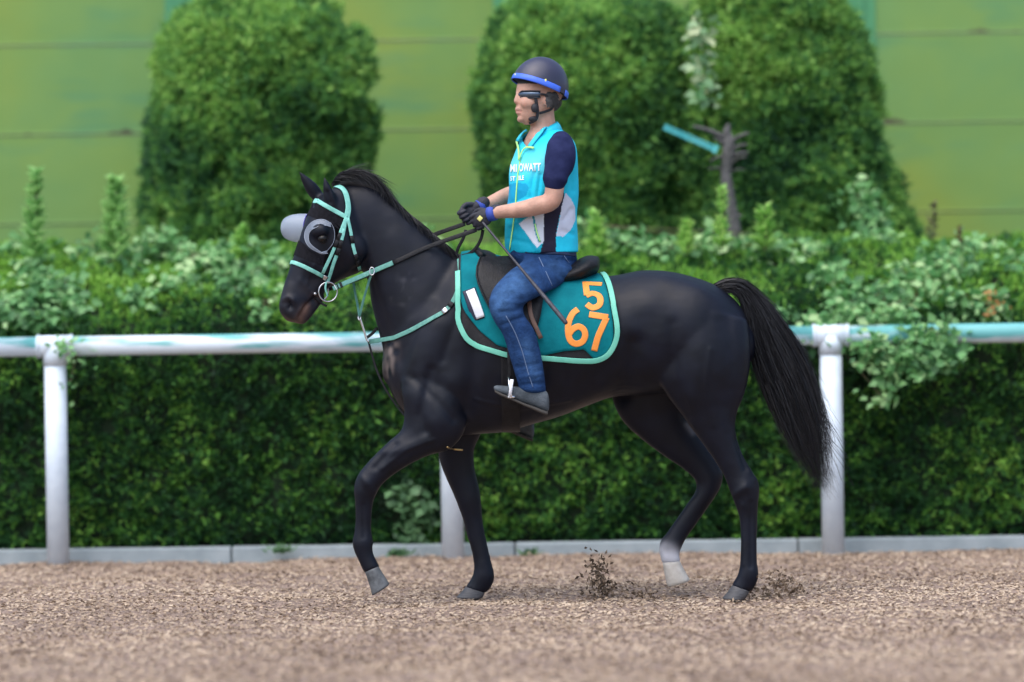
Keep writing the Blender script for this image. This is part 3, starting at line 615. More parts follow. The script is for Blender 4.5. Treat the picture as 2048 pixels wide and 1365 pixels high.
# ================================================================== HORSE
HEAD = Frame(P(722, 440, 0), 20)       # the head is turned slightly towards the camera
NL, FL = -.16, .16                     # lateral position of near and far legs
def horse():
    b = MB()
    # trunk
    b.loft(BODY, [(772, 695, 774, 765, .07), (783, 640, 790, 800, .13), (806, 600, 822, 842, .175), (845, 556, 868, 866, .205), (895, 522, 915, 872, .225), (950, 508, 962, 868, .245),
                  (1010, 522, 1010, 864, .265), (1070, 540, 1062, 850, .28), (1130, 550, 1120, 833, .285), (1185, 554, 1180, 810, .28), (1235, 550, 1225, 795, .27), (1285, 541, 1280, 790, .27),
                  (1335, 543, 1335, 785, .275), (1390, 555, 1392, 780, .26), (1440, 576, 1440, 770, .225), (1480, 612, 1478, 755, .165), (1499, 655, 1497, 725, .09)], seg=44, e=2.15, dome=.4)
    # neck, bending towards the camera at the poll
    b.loft(BODY, [(668, 378, 712, 500, .07, -.0), (696, 366, 726, 540, .085, 0), (735, 366, 738, 572, .092, 0), (775, 390, 742, 605, .10, 0), (815, 428, 752, 645, .112, 0), (852, 462, 764, 690, .13, 0),
                  (892, 498, 775, 740, .155, 0), (935, 525, 800, 790, .18, 0), (985, 560, 850, 820, .19, 0)], seg=36, e=2.1)
    # skull
    H = HEAD
    b.loft(H, [(676, 372, 716, 430, .055), (655, 383, 730, 480, .088), (634, 400, 735, 512, .102), (618, 425, 731, 532, .106), (607, 455, 718, 545, .104), (598, 485, 703, 552, .092), (588, 512, 683, 560, .076),
               (577, 545, 664, 572, .063), (567, 575, 645, 588, .056), (561, 597, 634, 600, .056), (558, 615, 622, 618, .053), (563, 630, 612, 632, .046), (570, 638, 600, 641, .034)], seg=32, e=2.2, dome=.4)
    b.loft(H, [(640, 585, 648, 600, .035), (618, 608, 634, 617, .042), (600, 630, 620, 636, .040), (592, 643, 612, 646, .028)], seg=20, e=2.2, dome=.5)   # lower lip and chin
    for s_ in (-1, 1):
        b.ell(H.pt(640, 462, s_*.088), (.042, .035, .034)); b.ell(H.pt(698, 500, s_*.072), (.085, .035, .085)); b.ell(H.pt(583, 605, s_*.036), (.032, .026, .036))
    # ears: pricked, each a hollowed leaf shape
    e0 = H.pt(656, 402, -.05); tip = P(645, 356, e0.y+.0)
    def ear(bu, bv, tu, tv, off, wpx):
        rows = []; base = H.pt(bu, bv, off); t_ = H.pt(tu, tv, off)
        for k, w in ((0, .8), (.2, 1.0), (.45, .95), (.7, .62), (.9, .28), (1, .06)):
            rows.append((k, w))
        ax = (t_-base); sidev = Vector((1, 0, 0)); rs = []
        nn = np.array(H.n); sx = np.array(ax.cross(H.n).normalized())
        for k, w in rows:
            c = np.array(base)+np.array(ax)*k; rs.append([tuple(c+sx*wpx/430*w*math.cos(a)+nn*(.028*w+.004)*math.sin(a)) for a in np.linspace(0, 2*math.pi, 17)[:-1]])
        b.rings(rs)
    ear(663, 412, 648, 353, -.062, 12); ear(640, 399, 597, 342, .062, 14)
    n, f = NL, FL
    def fat(st, px=3.5):
        out = []
        for q in st:
            L_ = math.hypot(q[0]-q[2], q[1]-q[3]); k = px/L_ if L_ < 90 else 0; dx, dy = (q[2]-q[0])*k/2, (q[3]-q[1])*k/2
            out.append((q[0]-dx, q[1]-dy, q[2]+dx, q[3]+dy, q[4]+(.003 if k else 0), *q[5:]))
        return out
    # near hind (on the ground)
    b.loft(BODY, fat([(1300, 600, 1495, 640, .10, n+.03), (1303, 670, 1501, 690, .12, n+.01), (1310, 735, 1499, 745, .115, n), (1330, 785, 1489, 790, .10, n), (1362, 828, 1475, 826, .08, n), (1392, 868, 1470, 862, .062, n), (1424, 912, 1483, 905, .046, n),
                  (1448, 950, 1503, 942, .040, n), (1459, 978, 1517, 968, .043, n), (1470, 1006, 1516, 1000, .038, n), (1480, 1035, 1514, 1032, .029, n), (1483, 1080, 1513, 1080, .027, n), (1482, 1118, 1513, 1120, .029, n),
                  (1479, 1143, 1516, 1152, .036, n), (1471, 1160, 1508, 1174, .031, n), (1464, 1172, 1499, 1184, .034, n)]), seg=24, dome=.2)
    # far hind (lifted, white sock)
    b.loft(BODY, fat([(1213, 720, 1420, 700, .10, f), (1222, 790, 1405, 780, .11, f), (1243, 840, 1388, 818, .09, f), (1284, 880, 1392, 856, .07, f), (1334, 915, 1412, 892, .052, f), (1370, 940, 1434, 922, .043, f),
                  (1392, 962, 1445, 950, .042, f), (1391, 984, 1438, 980, .038, f), (1376, 1006, 1418, 1010, .032, f), (1357, 1034, 1396, 1042, .028, f), (1337, 1062, 1376, 1070, .028, f), (1321, 1084, 1364, 1092, .034, f),
                  (1320, 1104, 1358, 1108, .031, f), (1325, 1126, 1360, 1124, .033, f)]), seg=24, dome=.2)
    # near fore (lifted forwards)
    b.loft(BODY, fat([(815, 700, 915, 720, .05, n+.05), (803, 770, 935, 800, .062, n+.01), (808, 822, 930, 862, .068, n), (802, 860, 900, 899, .064, n), (778, 884, 862, 909, .06, n), (752, 909, 826, 925, .052, n), (731, 931, 790, 947, .046, n),
                  (714, 955, 764, 968, .046, n), (709, 980, 752, 988, .044, n), (711, 1002, 745, 1006, .035, n), (712, 1032, 742, 1034, .028, n), (710, 1062, 742, 1062, .028, n), (706, 1087, 745, 1084, .034, n),
                  (711, 1106, 744, 1103, .030, n), (721, 1128, 750, 1119, .028, n), (729, 1146, 759, 1134, .032, n)]), seg=24, dome=.2)
    # far fore (on the ground)
    b.loft(BODY, fat([(850, 800, 975, 820, .09, f), (868, 860, 962, 868, .075, f), (877, 905, 947, 900, .062, f), (887, 942, 949, 940, .052, f), (902, 975, 956, 970, .047, f), (914, 1003, 961, 1000, .045, f), (926, 1036, 963, 1034, .034, f),
                  (934, 1068, 968, 1066, .028, f), (944, 1100, 975, 1098, .028, f), (949, 1130, 983, 1130, .031, f), (947, 1150, 988, 1156, .036, f), (938, 1166, 979, 1178, .031, f), (931, 1175, 969, 1187, .033, f)]), seg=24, dome=.2)
    me = b.remesh(.0085, it=14, fac=.5)
    sculpt(me, [([(905, 540), (850, 640), (800, 720)], 18, -.011, 'b'), ([(740, 560), (765, 640), (785, 700)], 12, -.010, 'b'), ([(800, 430), (860, 520), (900, 560)], 30, .008, 'b'), ([(790, 480), (800, 560), (815, 640)], 22, .007, 'b'),
                ([(835, 790)], 34, .014, 'b'), ([(905, 770), (880, 840)], 30, .018, 'b'), ([(955, 640), (948, 740), (935, 820)], 18, -.016, 'b'), ([(870, 650), (850, 740)], 26, .012, 'b'), ([(862, 740), (842, 830), (850, 862)], 9, -.010, 'b'),
                ([(920, 620), (885, 720)], 9, -.006, 'b'), ([(1270, 690), (1258, 760), (1240, 792)], 20, -.022, 'b'), ([(1295, 600)], 30, .012, 'b'), ([(1330, 765)], 26, .012, 'b'), ([(1455, 640), (1468, 730), (1452, 810)], 18, -.008, 'b'),
                ([(1390, 600), (1400, 700), (1390, 790)], 34, .012, 'b'), ([(1345, 650), (1350, 760), (1375, 830)], 13, -.008, 'b'), ([(1478, 880), (1492, 935)], 8, -.012, 'b'), ([(1502, 1005), (1502, 1135)], 4, -.006, 'n'),
                ([(726, 1010), (728, 1075)], 4, -.005, 'n'), ([(790, 890), (750, 935)], 7, -.008, 'n'), ([(735, 965)], 12, .006, 'n'), ([(1490, 975)], 14, .006, 'n'),
                ([(1060, 600), (1050, 760)], 9, -.003, 'b'), ([(1100, 600), (1090, 760)], 9, -.003, 'b'), ([(1140, 600), (1130, 760)], 9, -.003, 'b'), ([(1180, 620), (1170, 760)], 9, -.003, 'b'), ([(1220, 620), (1205, 760)], 10, -.004, 'b'),
                ([(1490, 975), (1470, 990)], 7, .006, 'n'), ([(1512, 958)], 6, .006, 'n'), ([(725, 955), (748, 985)], 6, .005, 'n'), ([(770, 905), (800, 900), (850, 880)], 9, .006, 'n'), ([(830, 760), (870, 800), (905, 840)], 7, -.006, 'n'), ([(1250, 600), (1262, 660)], 18, .006, 'b'), ([(1330, 560), (1400, 590), (1440, 620)], 20, .006, 'b'), ([(950, 800), (1040, 818), (1140, 800)], 4, .004, 'b'), ([(868, 880), (810, 902), (765, 938)], 3.5, .004, 'n'), ([(642, 512), (622, 540), (614, 568)], 3.5, .0035, 'n'), ([(655, 528), (640, 548)], 3.5, .003, 'n'), ([(1420, 700), (1410, 780), (1425, 850)], 6, .004, 'b'), ([(1485, 1010), (1488, 1130)], 4, .003, 'n'), ([(868, 600), (830, 690), (812, 760)], 8, .005, 'b'), ([(690, 495)], 26, .008, 'n'), ([(610, 520), (655, 545)], 7, .006, 'n'), ([(668, 425), (676, 440)], 10, -.008, 'n'), ([(585, 560), (600, 530)], 9, -.004, 'n'), ([(625, 560), (648, 556)], 14, -.006, 'n'),
                ([(577, 606), (580, 614)], 6, -.026, 'n'), ([(566, 600), (576, 594), (586, 600)], 4, .006, 'n'), ([(632, 594), (612, 612), (600, 632)], 3.5, -.010, 'n'), ([(600, 620), (590, 636)], 5, .005, 'n'),
                ([(700, 560), (722, 520)], 9, -.008, 'n'), ([(600, 560), (618, 580)], 5, .003, 'n'),
                ([(655, 385), (660, 405)], 6, -.014, 'n')])
    co, no = getco(me), getno(me)
    w = (vnoise(co*14)-.5)*.0022+(vnoise(co*38)-.5)*.0008; setco(me, co+no*w[:, None])
    # coat markings: bay-black coat, tan muzzle and flank tints, white sock, pale flecks on the chest
    co = getco(me); u, v = to_px(co); c = np.tile(np.array([[.0026, .0040, .0105]]), (len(co), 1))
    def blend(mask, col):
        nonlocal c; c = c*(1-mask[:, None])+np.array(col)*mask[:, None]
    nz = vnoise(co*24)
    blend(np.exp(-(dpoly(u, v, [(630, 596), (612, 616), (601, 636)])/8)**2)*np.clip(nz*1.6-.2, 0, 1)*.8, (.16, .085, .06))
    blend(np.exp(-(dpoly(u, v, [(562, 636), (580, 643), (600, 645)])/5)**2)*.6, (.14, .09, .07))
    blend(np.clip((u < 660)*(v > 560)*.35*nz, 0, 1), (.035, .03, .032))
    blend(np.exp(-(dpoly(u, v, [(1215, 800), (1150, 822)])/12)**2)*.5, (.05, .032, .024))
    blend(np.exp(-(dpoly(u, v, [(784, 690), (778, 740)])/12)**2)*np.clip(vnoise(co*30+4)*2-.5, 0, 1)*.8, (.24, .19, .17))
    blend(np.exp(-(dpoly(u, v, [(800, 600), (815, 560), (790, 590)])/14)**2)*np.clip(vnoise(co*34+4)*3-1.9, 0, 1)*.45, (.12, .12, .14))
    fh = (co[:, 1] > .05)*(dpoly(u, v, [(1340, 1092), (1342, 1130)]) < 34)/(1+np.exp(-(v+(nz-.5)*9-(u-1340)*.35-1097)/5))
    blend(fh*.9, (.46, .46, .50))
    blend((co[:, 1] > .05)*np.exp(-(dpoly(u, v, [(1374, 850), (1386, 866)])/6)**2)*.4, (.2, .2, .22))
    setcol(me, c)
    coat = attr_mat('horse_coat', rough=.42, rough2=.50, bump=.12, bscale=420, spec=.27, sheen=0, nscale=9, namt=.35, coat=.0)
    h = link('horse', me, coat); tag(h, 'glossy black racehorse trotting left with a white hind sock', 'horse')
    bvh = bvh_of(me)
    # hooves
    hm = mat('dark_hoof', (.045, .045, .05), (.08, .08, .085), rough=.6, nscale=30, stretch=(1, 1, 6)); gm = mat('grey_hoof', (.05, .055, .06), (.13, .14, .15), rough=.65, nscale=30)
    wm = mat('pale_hoof', (.42, .38, .33), (.55, .52, .47), rough=.65, nscale=30)
    for st, Y, m_ in (([(1464, 1171, 1499, 1183, .036), (1455, 1184, 1495, 1192, .045), (1444, 1197, 1489, 1200, .052)], n, hm), ([(931, 1174, 969, 1186, .035), (922, 1185, 967, 1192, .044), (912, 1195, 963, 1197.5, .05)], f, hm),
                      ([(730, 1145, 757, 1133, .033), (736, 1162, 765, 1146, .038), (741, 1178, 772, 1157, .044), (744, 1191, 779, 1168, .050)], n, gm), ([(1325, 1126, 1360, 1123, .034), (1329, 1148, 1369, 1141, .042), (1335, 1174, 1380, 1160, .048)], f, wm)):
        MB().loft(BODY, [(*q, Y) for q in st], sub=4, seg=24, e=2.2, dome=.12).build('hoof', m_, h)
    # eyes
    em = mat('eye_black', (.006, .005, .005), rough=.28, spec=.3)
    for s_ in (-1, 1):
        MB().ell(HEAD.pt(645, 478, s_*.108), (.021, .018, .018)).build('eye', em, h)
    # mane: strands rooted on the crest, arching over to the far side
    crest = [(664, 374), (678, 362), (698, 358), (722, 358), (745, 366), (768, 382), (790, 404), (815, 428), (842, 450), (872, 476), (905, 503)]
    cr = crom([[*P(u, v, -.012)] for u, v in crest], 24); nrm_t = np.gradient(cr, axis=0); nrm_t /= np.linalg.norm(nrm_t, axis=1)[:, None]
    hair = MB(); hm_ = mat('mane_hair', (.004, .004, .006), (.011, .011, .015), rough=.5, nscale=60)
    up = np.stack([-nrm_t[:, 2], np.zeros(len(cr)), nrm_t[:, 0]], 1); up *= np.sign(up[:, 2])[:, None]
    def strand(pts, w0, mb):
        pts = np.array(pts); k = len(pts); t = np.gradient(pts, axis=0); s_ = np.cross(t, RNG.normal(0, 1, 3)); s_ /= np.linalg.norm(s_, axis=1)[:, None]+1e-9
        ws = w0*np.array([1, 1, .8, .55, .1][:k] if k <= 5 else np.linspace(1, .1, k)); v = []
        for i in range(k): v += [tuple(pts[i]-s_[i]*ws[i]), tuple(pts[i]+s_[i]*ws[i])]
        mb.add(v, [(2*i, 2*i+1, 2*i+3, 2*i+2) for i in range(k-1)])
    for _ in range(6500):
        i = random.randrange(len(cr)); f_ = i/len(cr); p = cr[i]; q = up[i]; hgt = (.030*math.exp(-((f_-.20)/.16)**2)+.008)*random.uniform(.6, 1.05)
        back = nrm_t[i]*random.uniform(.02, .075); sdy = random.choice((1, 1, 1, -1)); y = np.array([0, 1, 0])
        ln = random.uniform(.06, .13) if sdy > 0 else (random.uniform(.05, .085) if f_ < .45 else random.uniform(.028, .05))
        p = p+y*random.uniform(-.02, .02)
        strand([p-q*.012, p+q*hgt*.8+back*.3+y*sdy*.006, p+q*hgt+back*.7+y*sdy*.022, p+q*(hgt-ln*.35)+back*(1 if sdy > 0 else 1.6)+y*sdy*(.05 if sdy > 0 else .034), p+q*(hgt-ln)+back*(1.3 if sdy > 0 else 2.6)+y*sdy*(.095 if sdy > 0 else .04)], .0011, hair)
    hair.loft(BODY, [(668, 367, 674, 384, .03), (692, 351, 702, 378, .04), (722, 348, 722, 384, .042), (748, 358, 740, 392, .038), (774, 380, 762, 404, .032), (815, 424, 806, 436, .018), (870, 472, 862, 484, .016), (912, 505, 905, 514, .012)], seg=14)
    hair.build('mane', hm_, h)
    # tail
    guides = [  # (outer) -> (inner) edges as centre path with half width px
        [(1420, 588, 10), (1445, 574, 11), (1472, 573, 13), (1494, 588, 17), (1517, 625, 30), (1535, 670, 43), (1559, 725, 54), (1582, 780, 54), (1602, 835, 50), (1620, 885, 42), (1636, 938, 24)]]
    g = crom([[*P(u, v, 0), w/430] for u, v, w in guides[0]], 8); tl = MB()
    gc, gw = g[:, :3], g[:, 3]; gt = np.gradient(gc, axis=0); gt /= np.linalg.norm(gt, axis=1)[:, None]; gs = np.stack([gt[:, 2], np.zeros(len(gt)), -gt[:, 0]], 1)
    rs = []
    for i in range(len(gc)-10):
        k = .82 if i < 34 else .82*max(.10, 1-(i-34)/(len(gc)-44))
        rs.append([tuple(gc[i]+gs[i]*gw[i]*k*math.cos(a)+np.array([0, 1, 0])*max(.018, gw[i]*.42)*k*math.sin(a)) for a in np.linspace(0, 2*math.pi, 21)[:-1]])
    tl.rings(rs)
    m_ = len(gc)
    for _ in range(9000):
        a, r_ = random.uniform(0, 2*math.pi), math.sqrt(random.random()); s0, y0 = r_*math.cos(a), r_*math.sin(a)
        i0 = random.choice((0, 2, 4, 8, 14, 20, 28, 36, 44, 52)); ln = random.randint(22, 44); i1 = min(m_-1, i0+ln); idx = np.linspace(i0, i1, 8).astype(int); pts = []
        ex = random.gauss(0, .016); ph = random.uniform(0, 6)
        for q, i in enumerate(idx):
            wav = .004*math.sin(ph+q*.9)
            pts.append(gc[i]+gs[i]*(gw[i]*s0*(1.0)+ex*q/7+wav)+np.array([0, 1, 0])*max(.02, gw[i]*.45)*y0)
        if i1 == m_-1: pts.append(pts[-1]+(pts[-1]-pts[-2])*random.uniform(.3, 1.6)+np.array([random.gauss(.01, .02), 0, 0]))
        strand(pts, .0011, tl)
    for _ in range(70):   # flyaway hairs on the outer side
        i = random.randint(24, m_-6); p = gc[i]+gs[i]*gw[i]*(.9 if gs[i][0] > 0 else -.9); d = gt[i]*random.uniform(.08, .22)+np.array([random.uniform(.0, .06), random.uniform(-.03, .03), 0])
        strand([p, p+d*.3, p+d*.6+np.array([.006, 0, 0]), p+d], .0011, tl)
    tl.build('tail', hm_, h)
    return h, bvh, me

# ================================================================== TACK
def tack(bvh, hme):
    mint = mat('mint_webbing', (.16, .50, .42), (.26, .62, .54), rough=.55, nscale=60, bump=.2, bscale=300)
    mintdark = mat('mint_rubber', (.08, .27, .23), (.14, .36, .30), rough=.6, nscale=50, bump=.4, bscale=200)
    black = mat('black_leather', (.006, .006, .007), (.013, .013, .016), rough=.5, nscale=30, bump=.3, bscale=150, spec=.25)
    steel = mat('steel', (.55, .55, .57), rough=.25, metal=1)
    white = mat('white_plastic', (.75, .77, .80), rough=.4)
    H = HEAD
    def both(pl, w, name, m, parent, off=.004, th=.004, start=None, end=None, far=True):
        """a strap on the near side and, mirrored, on the far side of the head, in one loop"""
        p, n_ = on(bvh, pl, off)
        pts = list(p)
        if start: pts = [np.array(H.pt(*start))]+pts
        if end: pts = pts+[np.array(H.pt(*end))]
        if far:
            fp = [np.array(H.mirror(Vector(q))) for q in pts]
            if start: pts = fp[::-1]+pts
            elif end: pts = pts+fp[::-1]
        pts = crom(pts, 2) if len(pts) < 40 else np.array(pts)
        q, n2 = snap_loop(bvh, pts, off)
        for _ in range(3): q[1:-1] = (q[:-2]+2*q[1:-1]+q[2:])/4; n2[1:-1] = (n2[:-2]+2*n2[1:-1]+n2[2:])/4
        return MB().strap(q, n2, w, th).build(name, m, parent)
    br = empty('bridle', H.pt(690, 380)); tag(br, 'mint green webbing bridle on the black horse head', 'bridle')
    both([(676, 372), (688, 382), (694, 400), (696, 420), (692, 438)], .028, 'headpiece', mint, br, start=(672, 364))
    both([(628, 400), (645, 408), (662, 418), (680, 428), (693, 436)], .020, 'browband', mint, br, start=(621, 397), off=.006)
    both([(579, 524), (590, 526), (610, 534), (630, 544), (647, 553)], .018, 'noseband', mint, br, start=(575, 522), off=.005)
    both([(648, 553), (660, 566)], .014, 'chin_strap', black, br, end=(668, 570))
    for pl, w, nm, m in (([(692, 436), (682, 460), (672, 488), (660, 515), (645, 545)], .015, 'cheek_strap', mint), ([(690, 440), (686, 465), (678, 497), (668, 522), (660, 545), (653, 566)], .016, 'cheek_strap', mint),
                         ([(694, 437), (700, 465), (706, 495), (713, 520), (718, 538)], .015, 'throatlash', mint), ([(686, 458), (680, 490), (676, 508)], .011, 'strap_end', mint)):
        p, n_ = on(bvh, pl, .009); s = MB().strap(p, n_, w, .004).build(nm, m, br)
        if 'end' in nm: continue
        for k in ((.3, .42) if nm != 'throatlash' else (.35, .6, .75)):       # dark keepers and gaps in the webbing
            i = int(len(p)*k); e = MB().strap(p[i:i+3]+n_[i:i+3]*.002, n_[i:i+3], w*1.12, .006).build('keeper', black, s)
        far = [np.array(H.mirror(Vector(q))) for q in p]; q, n2 = snap_loop(bvh, far, .009); MB().strap(q, n2, w, .004).build(nm, m, br)
    for (u, v) in ((650, 550),):
        p, n_ = on(bvh, [(u-5, v+3), (u+3, v+6)], .013, step=3); MB().strap(p, n_, .022, .004).build('buckle', steel, br)
    # bit: a loose ring each side, mouthpiece between
    c = H.pt(647, 584, -.070)
    ringax = (np.array(H.f), np.array([0, 0, 1.]))
    rings = []
    for s_ in (-1, 1):
        c = np.array(H.pt(647, 584, 0))+np.array(H.n)*s_*.068; rr = .045
        pts = [c+ringax[0]*rr*math.cos(a)+ringax[1]*rr*math.sin(a) for a in np.linspace(0, 2*math.pi, 41)]
        rings.append(MB().tube(pts, .0036, seg=8, dome=False, cap=False).build('bit_ring', steel, br))
    m0 = H.pt(630, 588, -.075); m1 = H.pt(630, 588, .075)
    MB().tube([m0, m1], .008, seg=10).build('bit', steel, br)
    p, n_ = on(bvh, [(630, 596), (640, 606), (652, 612)], .006, step=3); MB().strap(p, n_, .010, .004).build('curb_strap', black, br)
    # far ring link and dangling keeper under the chin
    MB().tube([H.pt(652, 566, -.075), H.pt(651, 578, -.074), H.pt(655, 592, -.07)], [.005, .005, .004], seg=6, sub=3).build('strap_end', mint, br)
    # ---- blinkers
    bh = empty('blinkers', H.pt(640, 440)); tag(bh, 'black racing blinkers with clear plastic eye cups', 'blinkers')
    hood = mat('hood_cloth', (.005, .005, .007), (.010, .010, .014), rough=.9, nscale=80, bump=.3, bscale=250, spec=.15)
    rows = [[(624, 402), (640, 410), (658, 418), (676, 428), (690, 440)], [(612, 430), (630, 430), (650, 436), (668, 446), (684, 462)], [(604, 458), (612, 456), (622, 456), (632, 458), (636, 462)],
            ]
    # the cloth leaves the eye free: an upper part over the brow and a lower part down to the noseband
    def cloth(rows):
        mb = MB(); g = []
        for r in rows:
            p, n_ = on(bvh, r, .0035, step=3); idx = np.linspace(0, len(p)-1, 12).astype(int); g.append([tuple(q) for q in p[idx]])
        k = 12; vs = [q for r in g for q in r]
        mb.add(vs, [(i*k+j, i*k+j+1, (i+1)*k+j+1, (i+1)*k+j) for i in range(len(g)-1) for j in range(k-1)])
        vs = mb.v[:] = [tuple((lambda h: h[0]+h[1]*.0035)(bvh.find_nearest(Vector(q)))) for q in vs]
        far = [tuple((lambda h: h[0]+h[1]*.0035)(bvh.find_nearest(H.mirror(Vector(q))))) for q in vs]; mb.add(far, [(i*k+j+1, i*k+j, (i+1)*k+j, (i+1)*k+j+1) for i in range(len(g)-1) for j in range(k-1)])
        return mb
    m = MB()
    for rr in ([[(625, 402), (645, 410), (668, 422), (690, 438)], [(618, 416), (640, 424), (662, 434), (686, 450)], [(612, 430), (634, 438), (656, 446), (682, 462)]],
               [[(594, 478), (605, 486), (612, 492), (618, 500)], [(590, 492), (602, 502), (620, 508), (640, 512)], [(583, 508), (600, 515), (624, 524), (646, 532)]],
               [[(668, 446), (674, 450), (680, 456), (686, 462)], [(672, 480), (676, 482), (680, 484), (684, 486)], [(650, 512), (656, 510), (662, 508), (668, 506)], [(646, 530), (650, 532), (654, 533), (658, 534)]]):
        q = cloth(rr); m.add(q.v, q.f)
    m.build('hood', hood, bh)
    cupm, nt, bb = new_mat('clear_cup'); bb.inputs['Base Color'].default_value = (.38, .44, .54, 1); bb.inputs['Roughness'].default_value = .3
    tr = N(nt, 'ShaderNodeBsdfTransparent'); ms = N(nt, 'ShaderNodeMixShader'); ms.inputs[0].default_value = .42
    nt.links.new(tr.outputs[0], ms.inputs[1]); nt.links.new(bb.outputs[0], ms.inputs[2]); nt.links.new(ms.outputs[0], nt.nodes['Material Output'].inputs[0])
    rimm = mat('cup_rim', (.26, .30, .37), rough=.35)
    # near cup: a clear crescent flange round the front of the eye, dark cloth behind it
    outer_ = [(661, 447), (650, 441), (639, 440), (627, 444), (617, 453), (611, 466), (611, 480), (617, 492), (628, 501), (641, 505), (654, 502)]
    inner_ = [(661, 449), (651, 447), (641, 448), (631, 452), (622, 458), (618, 467), (619, 479), (625, 487), (634, 494), (645, 500.5), (655, 501.5)]
    oc, ic = crom(outer_, 4), crom(inner_, 4); g = []
    _, nb_ = on(bvh, [(640, 474), (644, 476)], 0, step=2); nb_ = nb_.mean(0)
    for a, b_ in zip(oc, ic):
        po, _ = on(bvh, [tuple(a), (a[0]+.5, a[1])], .004, step=1); pi_, _ = on(bvh, [tuple(b_), (b_[0]+.5, b_[1])], .004, step=1)
        po, pi_ = po[0], pi_[0]+nb_*.016; mid = (po+pi_)/2+nb_*.010; g.append([tuple(po), tuple(mid), tuple(pi_)])
    cup = MB().rings(g, close=False, cap=False).build('eye_cup', cupm, bh)
    MB().tube([q[0] for q in g], .0018, seg=6).build('rim', rimm, cup); MB().tube([q[2] for q in g], .0014, seg=6).build('rim', rimm, cup)
    p, n_ = on(bvh, [(661, 447), (667, 458), (669, 472), (666, 487), (654, 502)], .006, step=3); MB().tube(p, .0012, seg=6).build('rim', rimm, cup)
    # far cup: a bowl that stands out beyond the forehead
    c = np.array(P(607, 457, HEAD.pt(607, 457, .085).y)); ax = np.array(P(565, 456, HEAD.pt(607, 457, .085).y+.04))-c; L_ = np.linalg.norm(ax); ax /= L_
    vz = np.array([-.18, 0, 1.]); vz -= ax*np.dot(vz, ax); vz /= np.linalg.norm(vz); vy = np.cross(ax, vz); rs = []
    for t in np.linspace(-.25, 1.42, 14):
        k = math.cos(max(t, 0)*1.0)**.55; rs.append([tuple(c+ax*L_*math.sin(t)*1.0+vz*.068*k*math.cos(a)+vy*.060*k*math.sin(a)) for a in np.linspace(0, 2*math.pi, 37)[:-1]])
    cm2 = cupm.copy(); cm2.name = 'clear_cup_thick'; [nd for nd in cm2.node_tree.nodes if nd.type == 'MIX_SHADER'][0].inputs[0].default_value = .62
    cup = MB().rings(rs, cap=False).build('eye_cup', cm2, bh); MB().tube(rs[0]+rs[0][:1], .0025, seg=6, cap=False).build('rim', mat('violet_edge', (.05, .03, .30), rough=.6), cup)
    MB().ell(np.array(rs[-1]).mean(0), (.006, .02, .02), ax=(ax, vy, vz)).build('rim', cm2, cup)
    # ---- reins
    rn = empty('reins', P(800, 530, -.1)); tag(rn, 'mint and black rubber reins from bit to gloved hands', 'reins')
    hn, hf = P(955, 458, -.09), P(918, 454, .05)
    a0 = Vector(tuple(np.array(H.pt(666, 579, 0))+np.array(H.n)*-.075))
    def along(pl, Y0, Y1):
        c = crom(pl, 10); return [P(q[0], q[1], Y0+(Y1-Y0)*i/(len(c)-1)) for i, q in enumerate(c)]
    pts = along([(666, 578), (690, 567), (795, 522), (857, 494), (953, 460)], a0.y, -.10)
    pts = np.array([tuple(q) for q in pts]); nv = np.tile(np.array([[0, -1, .25]]), (len(pts), 1))
    # keep the rein outside the neck
    for i, q in enumerate(pts):
        r = (Vector(q)-CAM).normalized(); h = bvh.ray_cast(CAM, r)
        if h[0] and h[3] < (Vector(q)-CAM).length+.008: pts[i] = tuple(CAM+r*(h[3]-.010))
    yv = pts[:, 1].copy()
    k = int(len(pts)*.48)
    MB().strap(pts[:k+1], nv[:k+1], .022, .006).build('rein_grip', mintdark, rn); MB().strap(pts[k:], nv[k:], .020, .006).build('rein', black, rn)
    for i in (3, 6, 8): MB().strap(pts[i:i+2]-np.array([0, .003, 0]), nv[i:i+2], .026, .008).build('keeper', white if i == 3 else black, rn)
    fp = [np.array(H.mirror(Vector(a0)))]+[np.array(P(u, v, y)) for u, v, y in ((740, 548, .14), (800, 510, .15), (860, 474, .11), (930, 448, .06))]
    fp = crom(fp, 8); MB().strap(fp, np.tile(np.array([[0, -1, .3]]), (len(fp), 1)), .020, .006).build('rein', black, rn)
    for pl, Y in (([(932, 460), (926, 478), (917, 495), (913, 508)], .03), ([(966, 460), (962, 478), (952, 496), (938, 508), (924, 512)], -.07)):
        q = crom([[*P(u, v, Y)] for u, v in pl], 6); MB().strap(q, np.tile(np.array([[0, -1, .1]]), (len(q), 1)), .015, .005).build('rein', black, rn)
    # ---- running martingale with neck strap
    mg = empty('martingale', P(735, 684, 0)); tag(mg, 'mint green martingale and neck strap across the horse chest', 'martingale')
    near = [(919, 520), (921, 554), (913, 590), (895, 619), (863, 639), (822, 661), (790, 676)]
    p, n_ = on(bvh, near, .006); tip = np.array(P(738, 684, 0))
    w1 = P(917, 512, 0); allp = list(p)+[np.array(P(765, 680, -.06)), tip]
    s = MB().strap(np.array(allp), np.vstack([n_, n_[-1:], n_[-1:]]), .020, .004).build('neck_strap', mintdark, mg)
    i = int(len(p)*.42)
    for j in (i, i+3): MB().strap(p[j:j+3]+n_[j:j+3]*.003, n_[j:j+3], .024, .006).build('buckle', black if j == i else steel, s)
    fp, fn = snap_loop(bvh, [(q[0], -q[1], q[2]) for q in p], .006); MB().strap(np.vstack([fp, tip[None]]), np.vstack([fn, fn[-1:]]), .020, .004).build('neck_strap', mintdark, mg)
